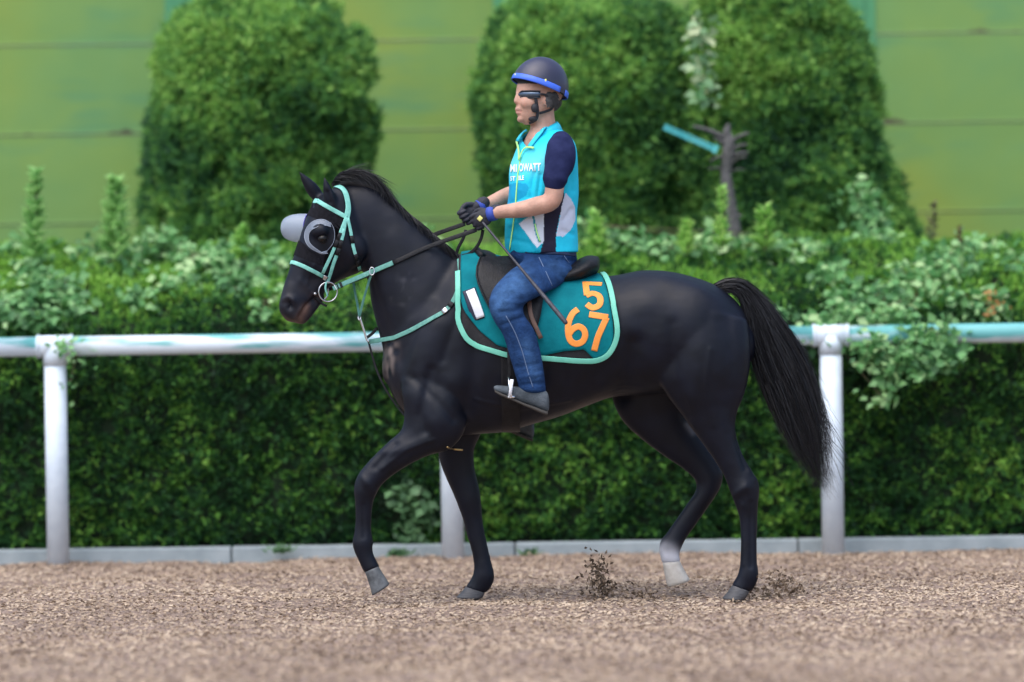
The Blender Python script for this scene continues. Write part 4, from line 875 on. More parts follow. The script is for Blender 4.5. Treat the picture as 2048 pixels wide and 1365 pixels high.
    def line(pl, Y, w, m, nm, n=(0, -1, .1)):
        q = crom([[*P(u, v, (Y if not hasattr(Y, '__len__') else Y[i]))] for i, (u, v) in enumerate(pl)], 6)
        return MB().strap(q, np.tile(np.array([n], float), (len(q), 1)), w, .004).build(nm, m, mg)
    line([(744, 545), (737, 566), (727, 600), (719, 634)], (-.11, -.09, -.05, -.02), .011, mintdark, 'fork_strap')
    line([(707, 566), (711, 590), (716, 615), (719, 634)], (.05, .05, .03, -.01), .011, mintdark, 'fork_strap')
    line([(719, 634), (726, 655), (733, 678), (738, 684)], -.01, .010, steel, 'fork_link')
    line([(737, 684), (747, 720), (757, 750), (775, 785), (800, 820), (822, 845)], (0, -.005, -.01, -.02, -.03, -.05), .010, black, 'chest_strap')
    line([(733, 676), (744, 668), (755, 656)], (0, .01, .02), .014, black, 'loop')
    p, n_ = on(bvh, [(893, 893), (905, 898), (925, 900)], .006, step=3); MB().strap(p, n_, .008, .004).build('girth_end', mat('brass', (.55, .42, .2), rough=.35, metal=1), mg)
    for u, v, Y in ((744, 543, -.13), (719, 636, -.02)):
        c = np.array(P(u, v, Y)); r = .018 if v < 600 else .010
        MB().tube([c+np.array([r*.6*math.cos(a), .004*math.sin(a), r*math.sin(a)]) for a in np.linspace(0, 2*math.pi, 25)], .0028, seg=6, cap=False).build('ring', steel, mg)
    # ---- saddle cloth: layers that follow the barrel
    def barrel(x, z):
        h = bvh.ray_cast(Vector((x, -2, z)), Vector((0, 1, 0))); return h
    def layer(name, m, xf, xr, zb, off, parent, nx=60, nt=46, top_clip=None, thick=.0):
        """xf(t), xr(t): front and rear edge at side parameter t (0 top - 1 bottom); zb(s): lower edge height at s (0 front - 1 rear)"""
        mb = MB(); g = []
        for i in range(nx+1):
            s_ = i/nx; row = []
            for j in range(-nt, nt+1):
                t = j/nt; at_ = abs(t); x = xf(at_)*(1-s_)+xr(at_)*s_
                zc = 1.30; zbv = zb(s_)
                h = bvh.ray_cast(Vector((x, -2, zbv)), Vector((0, 1, 0))); y = abs(h[0].y) if h[0] else .25
                pm = math.atan2(y, zbv-zc); a = pm*at_
                d = Vector((0, -math.sin(a)*(1 if t < 0 else -1), math.cos(a)))
                h = bvh.ray_cast(Vector((x, 0, zc))+d*1.2, -d)
                q = (h[0]+d*off) if h[0] else Vector((x, 0, zc))+d*.25
                row.append(q)
            g.append(row)
        a = np.array([[tuple(q) for q in r] for r in g])
        for _ in range(6): a[:, 1:-1] = (a[:, :-2]+2*a[:, 1:-1]+a[:, 2:])/4
        k = a.shape[1]; mb.add([tuple(q) for q in a.reshape(-1, 3)], [(i*k+j, (i+1)*k+j, (i+1)*k+j+1, i*k+j+1) for i in range(nx) for j in range(k-1)])
        o = mb.build(name, m, parent); sd_ = o.modifiers.new('t', 'SOLIDIFY'); sd_.thickness = .005; sd_.offset = 1
        return o, a
    X = lambda u: P(u, 600, -.27).x
    Z = lambda v: P(1080, v, -.28).z
    sc = empty('saddle_cloth', P(1080, 560, 0)); tag(sc, 'turquoise saddle cloth with mint border numbered 5 and 67', 'saddle cloth')
    turq = mat('turquoise_cloth', (.001, .135, .165), (.003, .185, .215), rough=.8, nscale=12, bump=.5, bscale=18, spec=.12)
    bk = mat('black_cloth', (.012, .012, .014), (.02, .02, .024), rough=.85, nscale=40, bump=.3, bscale=200)
    orange = mat('orange_number', (.85, .27, .035), (.92, .32, .05), rough=.6, nscale=30)
    def zpoly(pl):
        us = [q[0] for q in pl]; vs = [q[1] for q in pl]
        return lambda u: float(np.interp(u, us, vs))
    ff = lambda t: X(919-3*t); fr_ = lambda t: X(1200+34*min(1, t*1.1)**.8)
    low = zpoly([(916, 636), (922, 666), (936, 682), (955, 690), (1012, 708), (1083, 715), (1157, 721), (1190, 722), (1215, 712), (1228, 700), (1236, 675)])
    outer, A = layer('cloth', bk, ff, fr_, lambda s_: Z(low(916+320*s_)), .006, sc)
    bvo = BVHTree.FromPolygons([tuple(q) for q in A.reshape(-1, 3)], [(i*A.shape[1]+j, (i+1)*A.shape[1]+j, (i+1)*A.shape[1]+j+1, i*A.shape[1]+j+1) for i in range(60) for j in range(A.shape[1]-1)])
    low2 = zpoly([(919, 600), (926, 622), (940, 640), (957, 659), (994, 688), (1040, 700), (1086, 709), (1130, 701), (1172, 698), (1183, 708), (1194, 719), (1215, 712), (1230, 690), (1234, 670)])
    ff2 = lambda t: X(923-2*t); fr2 = lambda t: X(1195+31*min(1, t*1.1)**.8)
    inner, B = layer('number_cloth', turq, ff2, fr2, lambda s_: Z(low2(919+314*s_)), .014, sc)
    nxt = 60; kk = B.shape[1]
    bvc = BVHTree.FromPolygons([tuple(q) for q in B.reshape(-1, 3)], [(i*kk+j, (i+1)*kk+j, (i+1)*kk+j+1, i*kk+j+1) for i in range(nxt) for j in range(kk-1)])
    # mint border along the cloth's own edge, both sides
    for side in (0, -1):
        edge = [A[0, j] for j in (range(A.shape[1]//2-18, -1, -1) if side == 0 else range(A.shape[1]//2+18, A.shape[1]))]+[A[i, side] for i in range(1, 60)]+[A[60, j] for j in (range(0, A.shape[1]//2-6) if side == 0 else range(A.shape[1]-1, A.shape[1]//2+6, -1))]
        e = np.array(edge)
        for _ in range(4): e[1:-1] = (e[:-2]+2*e[1:-1]+e[2:])/4
        _, en = snap_loop(bvh, e, 0); e = e+en*.017
        MB().strap(e, en, .024, .006).build('trim', mat('mint_trim', (.13, .50, .37), (.18, .58, .44), rough=.6) if side == 0 else bpy.data.materials['mint_trim'], sc)
    def stroke(pl, wpx, smooth=True):
        c = crom(pl, 8) if smooth else np.array(pl, float); p, n_ = on(bvc, [tuple(q) for q in c], .0068, step=2); return MB().strap(p, n_, wpx/435, .0016)
    digits = {'5': [([(1204, 571), (1170, 569)], False), ([(1170.5, 566), (1174, 593)], False), ([(1172, 594), (1184, 589), (1197, 593), (1201, 603), (1197, 613), (1185, 617), (1173, 610)], True)],
              '6': [([(1156, 620), (1146, 628), (1138, 644), (1136, 662), (1140, 680), (1151, 688), (1164, 684), (1170, 672), (1167, 660), (1157, 654), (1146, 659), (1139, 668)], True)],
              '7': [([(1178, 630), (1216, 636)], False), ([(1213, 636), (1204, 655), (1195, 676), (1188, 702)], True)]}
    for d, strokes in digits.items():
        mb = MB()
        for pl, sm in strokes:
            q = stroke(pl, 12.5, sm); mb.add(q.v, q.f)
        mb.build('number', orange, sc)
    # white card in its dark holder
    for pts_, w, m, nm, off in (([(938, 580), (958, 640)], 27, mat('navy_holder', (.012, .014, .04), rough=.6), 'card_holder', .006), ([(941, 582), (963, 636)], 18, mat('white_card', (.78, .80, .86), rough=.5), 'card', .011)):
        p, n_ = on(bvc, pts_, off, step=5); MB().strap(p, n_, w/435, .003).build(nm, m, sc)
    # ---- saddle
    sa = empty('saddle', P(1060, 540, 0)); tag(sa, 'black leather riding saddle on the turquoise cloth', 'saddle')
    seat = MB()
    seat.loft(BODY, [(948, 505, 968, 535, .06), (972, 500, 985, 548, .11), (1005, 517, 1010, 562, .14), (1050, 541, 1045, 572, .17), (1100, 545, 1095, 575, .19), (1140, 528, 1140, 572, .19), (1172, 512, 1170, 562, .18), (1192, 512, 1190, 550, .14)], seg=28, dome=.5)
    seat.tube([P(962, 510, -.10), P(955, 503, -.05), P(953, 500, 0), P(955, 503, .05), P(962, 510, .10)], .018, seg=10, sub=4)
    me = seat.remesh(.008, it=5); link('seat', me, black, sa)
    def flap(poly, y0, name):
        # a leather flap lying on the cloth: rows top to bottom
        mb = MB(); g = []
        for (ul, ur, v) in poly:
            p, n_ = on(bvc, [(ul, v), (ul*.66+ur*.34, v), (ul*.34+ur*.66, v), (ur, v)], y0, step=4); idx = np.linspace(0, len(p)-1, 14).astype(int); g.append(p[idx])
        g = np.array(g)
        for _ in range(2): g[1:-1] = (g[:-2]+2*g[1:-1]+g[2:])/4
        vs = [tuple(q) for r in g for q in r]; k = 14; fs = [(i*k+j, i*k+j+1, (i+1)*k+j+1, (i+1)*k+j) for i in range(len(g)-1) for j in range(k-1)]
        mb.add(vs, fs); o = mb.build(name, black, sa); sd_ = o.modifiers.new('t', 'SOLIDIFY'); sd_.thickness = .006; sd_.offset = 0
        far = MB().add([(q[0], -q[1], q[2]) for q in vs], [f[::-1] for f in fs]).build(name, black, sa); sd_ = far.modifiers.new('t', 'SOLIDIFY'); sd_.thickness = .006; sd_.offset = 0
        e = np.array([g[i][0] for i in range(len(g))])
        MB().tube(e+np.array([0, -.004, 0]), .004, seg=6).build('piping', black, sa)
    flap([(960, 1100, 522), (950, 1100, 540), (951, 1098, 556), (957, 1092, 572), (963, 1088, 585), (970, 1086, 600), (978, 1084, 615), (988, 1082, 632), (1000, 1078, 650), (1014, 1072, 668), (1028, 1064, 680)], .022, 'flap')
    q = [(1057, 605), (1062, 630), (1072, 655), (1082, 678)]
    p, n_ = on(bvc, q, .030); MB().strap(p, n_, .020, .005).build('girth_strap', mat('brown_leather', (.09, .045, .03), (.14, .07, .045), rough=.5), sa)
    # girth
    gp = []
    for a in np.linspace(-2.75, 2.75, 60):
        d = Vector((0, math.sin(a), -math.cos(a))) if False else Vector((0, math.sin(a*.62), -math.cos(a*.62)))
        c = Vector((P(1020, 700, 0).x, 0, 1.2)); h = bvh.ray_cast(c+d*1.5, -d)
        if h[0] and h[0].z < P(1030, 690, -.27).z: gp.append((h[0]+d*.006, d))
    MB().strap([q[0] for q in gp], [q[1] for q in gp], .085, .006).build('girth', black, sa)
    # stirrups
    for s_, du, dv in ((-1, 0, 0), (1, -26, 54)):
        Yk = .34*s_
        lp = [P(1012, 560, .25*s_), P(1014+du*.3, 640, .30*s_), P(1017+du*.6, 705+dv*.6, Yk), P(1020+du, 757+dv, Yk)]
        q = crom([[*x] for x in lp], 6); MB().strap(q, np.tile(np.array([[0, s_, 0.]]), (len(q), 1)), .014, .004).build('stirrup_leather', black, sa)
        c = np.array(P(1020+du, 775+dv, Yk)); yy = np.array([0, 1., 0]); zz = np.array([-.12, 0, 1.]); ir = MB()
        arc = [c+zz*(.045*math.sin(a))+yy*.058*math.cos(a)+zz*.0 for a in np.linspace(0, math.pi, 13)]
        arc = [c-zz*.042+yy*.06]+arc+[c-zz*.042-yy*.06]
        ir.tube(arc, .0065, seg=8); ir.box(c-zz*.043, (.016, .062, .005)); ir.build('stirrup_iron', mat('polished_iron', (.8, .82, .85), rough=.22, metal=1), sa)
        if s_ < 0: MB().box(c+np.array([.004, -.062, -.004]), (.007, .004, .042), ((1, 0, -.12), (0, 1, 0), (.14, 0, 1))).build('stirrup_iron_side', mat('white_enamel', (.85, .87, .92), rough=.3), sa)
    # whip
    w = MB(); a, b_ = P(971, 452, -.15), P(1131, 645, -.52)
    pts = [a+(b_-a)*t for t in np.linspace(-.03, 1, 9)]
    w.tube(pts, [.006, .006, .0055, .006, .007, .0085, .010, .011, .011], seg=10)
    o = w.build('whip', mat('whip_black', (.02, .02, .03), (.045, .045, .06), rough=.55, nscale=40)); tag(o, 'black riding whip held across the rider thigh', 'whip')
    return bvc

# ================================================================== RIDER
def rider():
    T = Frame(P(1090, 400, 0), 24)     # chest turned a little towards the camera
    Hd = Frame(P(1082, 190, 0), 26)    # and the head
    th = math.radians(24)
    def torso(mb, rows, sub=6, grow=0, seg=40, e=2.3, tilt=None):
        rs = []; c = crom(rows, sub); n = np.array(T.n); f = np.array(T.f)
        for v, ul, ur, w in c:
            ctr = np.array(P((ul+ur)/2, v, 0)); ex = (ur-ul)/2/430; d = math.sqrt(max(.0009, ex*ex-(w*math.sin(th))**2))/math.cos(th)
            ring = []
            for a in np.linspace(0, 2*math.pi, seg+1)[:-1]:
                x = math.copysign(abs(math.cos(a))**(2/e), math.cos(a)); y = math.copysign(abs(math.sin(a))**(2/e), math.sin(a))
                ring.append(tuple(ctr+f*(d+grow)*x+n*(w+grow)*y))
            rs.append(ring)
        mb.rings(rs); return mb
    body_rows = [(236, 1066, 1106, .052), (255, 1062, 1112, .054), (268, 1056, 1122, .07), (280, 1050, 1140, .13), (295, 1043, 1147, .175), (325, 1034, 1150, .182), (360, 1030, 1150, .17), (400, 1028, 1149, .155), (440, 1027, 1148, .148), (480, 1035, 1146, .14), (515, 1050, 1144, .14), (540, 1060, 1140, .13)]
    arm_n = [(1122, 296, -.165), (1117, 330, -.20), (1110, 370, -.225), (1103, 402, -.235), (1075, 412, -.225), (1040, 420, -.19), (1005, 424, -.145), (984, 428, -.118), (974, 433, -.11)]
    arm_r = [.050, .050, .045, .043, .043, .038, .031, .026, .016]
    arm_f = [(1062, 300, .165), (1052, 335, .20), (1046, 370, .22), (1035, 384, .20), (1010, 393, .17), (980, 406, .135), (960, 413, .107), (950, 420, .095)]
    arm_fr = [.056, .050, .044, .041, .037, .030, .025, .016]
    A = [P(*q) for q in arm_n]; B = [P(*q) for q in arm_f]
    b = MB(); torso(b, body_rows)
    b.tube(A, arm_r, seg=18, sub=4); b.tube(B, arm_fr, seg=18, sub=4)
    # head
    hd = [(128, 1062, 1104, .045), (142, 1048, 1118, .068), (160, 1039, 1125, .078), (178, 1035, 1126, .080), (194, 1034.5, 1121, .079), (208, 1035, 1112, .075), (221, 1036, 1103, .067), (232, 1038, 1094, .057), (240, 1041, 1080, .044), (246, 1048, 1068, .026)]
    b.loft(Hd, [(ul, v+2, ur, v+(ur-ul)*.02, w) for v, ul, ur, w in hd], seg=28, e=2.15, dome=.3)
    b.loft(Hd, [(1034, 183, 1044, 186, .010), (1030, 194, 1044, 196, .013), (1027.5, 203, 1044, 206, .017), (1032, 209, 1044, 210, .015)], seg=14, dome=.4)      # nose
    b.loft(Hd, [(1033, 214, 1044, 214, .018), (1030.5, 219, 1044, 219, .024), (1033.5, 222.5, 1046, 222.5, .022), (1031.5, 226, 1046, 226, .021), (1036, 230, 1048, 230, .016)], sub=4, seg=16, dome=.3)   # lips
    b.ell(Hd.pt(1043, 239, 0), (.022, .024, .017))
    for s_ in (-1, 1):
        b.ell(Hd.pt(1056, 206, s_*.045), (.036, .022, .030))
        # ear
        c = Hd.pt(1094, 203, s_*.083); b.ell(c, (.020, .009, .032), ax=(Hd.f*.96+Vector((0, 0, -.25)), Hd.n, Vector((-.25, 0, .96)))); b.ell(c+Vector((0, -.003*-s_, -.0)), (.012, .014, .016))
    b.loft(BODY, [(1066, 222, 1108, 216, .052), (1061, 245, 1110, 240, .054), (1060, 262, 1116, 258, .056), (1056, 285, 1128, 276, .075)], seg=20)
    # pelvis and legs (inside the jeans)
    legs = {}
    thigh = [(1062, 508, 1150, 542, .10, -.11), (1036, 530, 1120, 572, .088, -.19), (1005, 556, 1087, 588, .078, -.27), (984, 580, 1052, 608, .068, -.315), (977, 610, 1047, 622, .066, -.335), (987, 640, 1053, 638, .062, -.34),
             (1004, 668, 1068, 662, .059, -.345), (1015, 700, 1079, 698, .056, -.35), (1026, 735, 1086, 733, .054, -.35), (1035, 762, 1091, 766, .052, -.352), (1040, 779, 1093, 783, .052, -.352)]
    def far(st):
        out = []
        for q in st:
            k = min(1, max(0, (q[1]-560)/200)); out.append((q[0]-30*k, q[1]+54*k, q[2]-30*k, q[3]+54*k, q[4], -q[5]))
        return out
    def shrink(st, k):
        out = []
        for ua, va, ub, vb, w, y in st:
            mu, mv = (ua+ub)/2, (va+vb)/2; out.append((mu+(ua-mu)*k, mv+(va-mv)*k, mu+(ub-mu)*k, mv+(vb-mv)*k, w*k, y))
        return out
    for st in (thigh, far(thigh)): b.loft(BODY, shrink(st, .72), seg=18)
    b.tube([P(1064, 780, -.352), P(1062, 800, -.352)], .03, seg=12); b.tube([P(1034, 832, .352), P(1032, 852, .352)], .03, seg=12)
    # gripping hands inside the gloves
    me = b.remesh(.0052, it=5)
    sculpt(me, [([(1036, 212), (1040, 216)], 3, .001, 'n'), ([(1034, 222.6), (1042, 223.2)], 1.6, -.004, 'n'), ([(1041, 190)], 5, -.006, 'n'), ([(1094, 203)], 3.5, -.007, 'n'), ([(1066, 262), (1078, 240)], 4, .003, 'n'),
                ([(1085, 410), (1040, 421)], 10, .003, 'n'), ([(1060, 278), (1085, 281)], 3, .003, 'n')])
    co = getco(me); u, v = to_px(co); c = np.tile(np.array([[.50, .29, .215]]), (len(co), 1))
    lip = np.exp(-(dpoly(u, v, [(1030, 222), (1040, 223)])/3.2)**2)[:, None]*.6; c = c*(1-lip)+np.array([.50, .19, .17])*lip
    red = (np.exp(-(dpoly(u, v, [(1094, 203)])/8)**2)*.4+np.exp(-(dpoly(u, v, [(1103, 402)])/12)**2)*.25+np.exp(-(dpoly(u, v, [(1048, 208)])/8)**2)*.2)[:, None]; c = c*(1-red)+np.array([.58, .27, .20])*red
    hairm = ((v < 168)).astype(float)[:, None]; c = c*(1-hairm)+np.array([.02, .018, .016])*hairm
    setcol(me, c)
    skin = attr_mat('skin', rough=.55, bump=.25, bscale=160, nscale=22, namt=.16, spec=.35); skin.node_tree.nodes['Principled BSDF'].inputs['Subsurface Weight'].default_value = .12
    skin.node_tree.nodes['Principled BSDF'].inputs['Subsurface Radius'].default_value = (.012, .005, .003)
    pr = link('person', me, skin); tag(pr, 'rider in turquoise vest, blue jeans and dark helmet sitting upright holding the reins', 'person')
    bvp = bvh_of(me)
    # ---- hair at the nape and temples
    hair = MB()
    for _ in range(420):
        t = random.random(); u0 = 1092+20*t+random.uniform(-2, 3); v0 = random.uniform(184, 206); r = bvp.ray_cast(CAM, ray(min(u0, 1112), v0))
        if not r[0]: continue
        p = np.array(r[0])+np.array([0, -.002, 0]); d = np.array([random.uniform(.0, .022), -.004, -random.uniform(.015, .034)])
        s_ = np.array([.0016, 0, .0005]); hair.add([tuple(p-s_), tuple(p+s_), tuple(p+d*.6+s_+np.array([0, -.003, 0])), tuple(p+d*.6-s_+np.array([0, -.003, 0])), tuple(p+d)], [(0, 1, 2, 3), (3, 2, 4)])
    hair.ell(Hd.pt(1110, 205, 0), (.034, .055, .032)); hair.ell(Hd.pt(1106, 214, 0), (.028, .045, .022)); hair.ell(Hd.pt(1100, 196, 0), (.03, .07, .04))
    hair.build('hair', mat('black_hair', (.012, .011, .012), (.03, .028, .028), rough=.5, nscale=80), pr)
    # ---- vest
    vr = [(262, 1058, 1124, .085), (270, 1051, 1134, .12), (281, 1043, 1142, .168), (295, 1035, 1148, .19), (320, 1026.5, 1151.5, .197), (350, 1021, 1153, .185), (390, 1017.5, 1153.5, .172), (436, 1012.5, 1153, .165), (470, 1011.5, 1153, .167), (490, 1012, 1153.5, .17), (506, 1014, 1154, .172)]
    vb = MB(); torso(vb, vr, seg=44); vme = vb.remesh(.0048, it=4)
    # creases and the armhole
    sculpt(vme, [([(1068, 345), (1062, 375), (1060, 395)], 4, -.010, 'n'), ([(1080, 350), (1076, 385), (1074, 400)], 4, -.009, 'n'), ([(1046, 330), (1040, 380)], 6, .004, 'n'), ([(1025, 405), (1060, 395)], 7, -.004, 'n'), ([(1020, 450), (1058, 440)], 6, .004, 'n'),
                 ([(1058, 470), (1075, 498)], 5, .005, 'n'), ([(1140, 330), (1146, 380)], 7, -.006, 'n'), ([(1142, 420), (1128, 440)], 5, -.006, 'n'), ([(1148, 470), (1125, 462)], 5, -.005, 'n'), ([(1102, 430), (1100, 480)], 8, -.005, 'n'), ([(1018, 478), (1060, 488)], 5, -.004, 'n'),
                 ([(1110, 372), (1096, 384), (1084, 396)], 5, -.008, 'n')])
    # the open neck: the cloth is cut away in a V under the chin
    co = getco(vme); u, v = to_px(co); cut = inpoly(u, v, [(1049, 250), (1100, 250), (1076, 279), (1061, 293), (1052, 293), (1046, 282)])
    bm = bmesh.new(); bm.from_mesh(vme); bm.verts.ensure_lookup_table(); bmesh.ops.delete(bm, geom=[bm.verts[i] for i in np.nonzero(cut)[0]], context='VERTS'); bm.to_mesh(vme); bm.free()
    co, no = getco(vme), getno(vme); setco(vme, co+no*((vnoise(co*np.array([16, 16, 9]))-.5)*.010)[:, None])
    co, no = getco(vme), getno(vme); u, v = to_px(co); near = no[:, 1] < .35
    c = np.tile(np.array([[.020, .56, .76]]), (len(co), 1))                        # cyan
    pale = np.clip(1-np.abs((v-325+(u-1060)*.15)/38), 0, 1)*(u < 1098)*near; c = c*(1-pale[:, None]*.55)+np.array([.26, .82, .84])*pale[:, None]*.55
    def area(pl, col):
        m_ = inpoly(u, v, pl) & near; c[m_] = col
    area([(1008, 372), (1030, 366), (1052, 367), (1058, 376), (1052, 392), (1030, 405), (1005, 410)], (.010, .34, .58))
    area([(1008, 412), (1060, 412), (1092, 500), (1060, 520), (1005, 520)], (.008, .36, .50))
    area([(1038, 448), (1068, 425), (1098, 415), (1092, 480), (1074, 497)], (.62, .66, .74))
    area([(1096, 300), (1103, 380), (1128, 370), (1128, 395), (1118, 440), (1112, 470), (1112, 520), (1076, 520), (1088, 480), (1088, 400), (1090, 380), (1097, 345), (1098, 310)], (.018, .016, .035))
    area([(1131, 386), (1142, 398), (1150, 415), (1151, 440), (1142, 460), (1126, 474), (1112, 472), (1119, 440), (1124, 410)], (.60, .64, .76))
    area([(1064, 432), (1068, 431), (1076, 470), (1082, 484), (1077, 486), (1070, 465)], (.010, .26, .36))
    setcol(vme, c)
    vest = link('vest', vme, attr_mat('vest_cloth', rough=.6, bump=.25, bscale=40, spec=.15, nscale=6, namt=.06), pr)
    bvv = bvh_of(vme)
    lime = mat('lime_zip', (.45, .85, .25), rough=.5); wht = mat('white_print', (.8, .84, .88), rough=.5)
    p, n_ = on(bvv, [(1041, 322), (1036.5, 350), (1034, 380), (1031, 420), (1026, 460), (1020, 500)], .003); MB().strap(p, n_, .008, .003).build('zip', lime, vest)
    p, n_ = on(bvv, [(1070, 448), (1074, 466), (1080, 484)], .003); MB().strap(p, n_, .006, .003).build('pocket_zip', lime, vest)
    # raised collar: an open stand-up band folded out in front
    cy = mat('vest_collar', (.012, .52, .72), (.03, .60, .78), rough=.5, nscale=10)
    ctr = np.array(P(1090, 258, 0)); n = np.array(T.n); f = np.array(T.f); g = []
    for a in np.linspace(-2.05, 2.05, 41):
        q = a+math.pi; k = (1-math.cos(q))/2 if False else (1+math.cos(a))/2      # 1 at the nape, 0 in front
        dirv = -f*math.cos(a)*.078+n*math.sin(a)*.073
        lo = ctr+dirv*(1.22)+f*(.014+.045*(1-k))+np.array([0, 0, -.012-.055*(1-k)])
        hi = ctr+dirv*(1.0)+f*(.02+.03*(1-k))+np.array([0, 0, .047*k-.012-.05*(1-k)**2])
        out = ctr+dirv*1.30+f*(.018+.046*(1-k))+np.array([0, 0, -.006-.075*(1-k)])
        g.append([tuple(lo), tuple((lo+hi)/2), tuple(hi), tuple((hi+out)/2+np.array([0, 0, .006])), tuple(out)])
    mb = MB().rings(g, close=False, cap=False); co_ = mb.build('collar', cy, vest); sd_ = co_.modifiers.new('t', 'SOLIDIFY'); sd_.thickness = .004
    # open flaps of the collar with lime facing
    for pl, w in (([(1037, 285), (1041, 300), (1042, 322)], .011), ([(1042, 322), (1049, 303), (1058, 296), (1071, 298)], .009)):
        p, n_ = on(bvv, pl, .012, step=4); MB().strap(p, n_, w, .004).build('zip_facing', lime, vest)
    for pl in ([(1036, 284), (1046, 268), (1056, 262)], [(1060, 296), (1078, 272), (1092, 256)]):
        p, n_ = on(bvv, pl, .006, step=4); MB().strap(p, n_, [.034]*len(p), .008).build('collar_flap', cy, vest)
    # printed words, white
    def words_(txt, u0, u1, v, hgt, rise, name):
        cu = bpy.data.curves.new('w', 'FONT'); cu.body = txt; cu.size = 1; cu.offset = .03; o = bpy.data.objects.new('w', cu); COL.objects.link(o)
        dg = bpy.context.evaluated_depsgraph_get(); tm = bpy.data.meshes.new_from_object(o.evaluated_get(dg)); bpy.data.objects.remove(o)
        bm = bmesh.new(); bm.from_mesh(tm); bmesh.ops.triangulate(bm, faces=bm.faces); bmesh.ops.subdivide_edges(bm, edges=[e for e in bm.edges if e.calc_length() > .18], cuts=1); bm.to_mesh(tm); bm.free()
        a = getco(tm); x0, x1 = a[:, 0].min(), a[:, 0].max(); pts = []
        for q in a:
            t = (q[0]-x0)/(x1-x0); t2 = t**1.12; r = ray(u0+(u1-u0)*t2, v-hgt*q[1]/.72+rise*t2); h = bvv.ray_cast(CAM, r)
            pts.append(tuple(h[0]+h[1]*.0035) if h[0] else tuple(CAM+r*21.8))
        setco(tm, np.array(pts)); link(name, tm, wht, vest, smooth=False)
    words_('MI', 1022, 1035, 344, 15, 0, 'lettering'); words_('OWATT', 1040, 1082, 343, 15, -2, 'lettering'); words_('ST', 1022, 1032, 362, 9, 0, 'lettering'); words_('BLE', 1038, 1049, 361, 9, -1, 'lettering')
    # ---- t-shirt sleeves
    navy = mat('navy_cotton', (.012, .016, .055), (.022, .028, .085), rough=.85, nscale=18, bump=.5, bscale=22, spec=.1)
    sl = MB(); sl.tube([P(1121, 286, -.14), P(1121, 301, -.178), P(1119, 326, -.205), P(1112, 350, -.222), P(1110, 361, -.226)], [.055, .069, .069, .062, .061], seg=22, sub=4, dome=True)
    sl2 = MB(); sl2.tube([P(1062, 290, .13), P(1060, 305, .17), P(1055, 330, .20), P(1050, 350, .21)], [.06, .068, .064, .060], seg=20, sub=4)
    for s_ in (sl, sl2):
        me_ = s_.remesh(.006, it=3); co_ = getco(me_); no_ = getno(me_); setco(me_, co_+no_*((vnoise(co_*np.array([14, 14, 22]))-.5)*.010)[:, None]); link('sleeve', me_, navy, pr)
    # ---- jeans
    j = MB()
    j.loft(BODY, [(1016, 496, 1152, 501, .155), (1020, 515, 1153, 520, .168), (1046, 545, 1148, 545, .165), (1075, 562, 1132, 562, .12)], seg=30, e=2.3)
    for st in (thigh, far(thigh)): j.loft(BODY, st, seg=26, e=2.1, dome=.3)
    me_ = j.remesh(.0065, it=4)
    sculpt(me_, [([(1052, 612), (1030, 622), (1000, 625)], 5, -.009, 'n'), ([(1060, 600), (1040, 606), (1010, 604)], 4, .005, 'n'), ([(1054, 632), (1030, 640), (1004, 650)], 4, -.007, 'n'), ([(1062, 660), (1040, 650)], 5, .004, 'n'), ([(1074, 520), (1110, 540), (1130, 560)], 5, -.007, 'n'),
                  ([(1066, 512), (1100, 516)], 4, .005, 'n'), ([(1085, 530), (1120, 520), (1145, 522)], 4, -.006, 'n'), ([(1030, 560), (1070, 545)], 6, .004, 'n'), ([(1045, 770), (1088, 766)], 4, -.006, 'n'), ([(1042, 755), (1085, 748)], 4, .005, 'n'), ([(1035, 735), (1078, 728)], 4, -.005, 'n'),
                  ([(1030, 700), (1074, 706)], 6, -.003, 'n'), ([(1020, 585), (1075, 575)], 7, -.004, 'n')])
    co_, no_ = getco(me_), getno(me_); setco(me_, co_+no_*((vnoise(co_*np.array([13, 13, 9]))-.5)*.007+(vnoise(co_*30)-.5)*.002)[:, None])
    co_ = getco(me_); u, v = to_px(co_); c = np.tile(np.array([[.014, .040, .115]]), (len(co_), 1))
    fade = np.exp(-(dpoly(u, v, [(1040, 560), (1005, 585), (1000, 615)])/26)**2)*.65+np.exp(-(dpoly(u, v, [(1110, 530), (1130, 545)])/18)**2)*.3+np.exp(-(dpoly(u, v, [(1055, 690), (1070, 750)])/14)**2)*.35
    fade = np.clip(fade*(.6+.8*vnoise(co_*18)), 0, 1)[:, None]; c = c*(1-fade)+np.array([.055, .13, .28])*fade
    setcol(me_, c); jn = link('jeans', me_, attr_mat('denim', rough=.9, bump=.45, bscale=90, nscale=26, namt=.28, spec=.1), pr); bvj = bvh_of(me_)
    tan = mat('seam_thread', (.10, .15, .26), rough=.8)
    for pl in ([(1012, 632), (1030, 665), (1045, 705), (1056, 745), (1066, 775)], [(1078, 515), (1092, 545), (1104, 572)], [(1128, 512), (1140, 530), (1150, 534)]):
        p, n_ = on(bvj, pl, .001); MB().strap(p, n_, .004, .0025).build('seam', tan, jn)
    bt = MB(); rs = []
    p, n_ = on(bvj, [(1052, 501), (1080, 503), (1110, 504), (1150, 508)], .004); MB().strap(p, n_, .026, .005).build('waistband', bpy.data.materials['denim'] if False else mat('dark_denim', (.012, .022, .06), (.02, .035, .09), rough=.85), jn)
    # ---- shoes
    shoe = mat('grey_suede', (.038, .050, .062), (.10, .12, .14), rough=.85, nscale=16, bump=.4, bscale=120); sole = mat('sole', (.05, .045, .04), rough=.8)
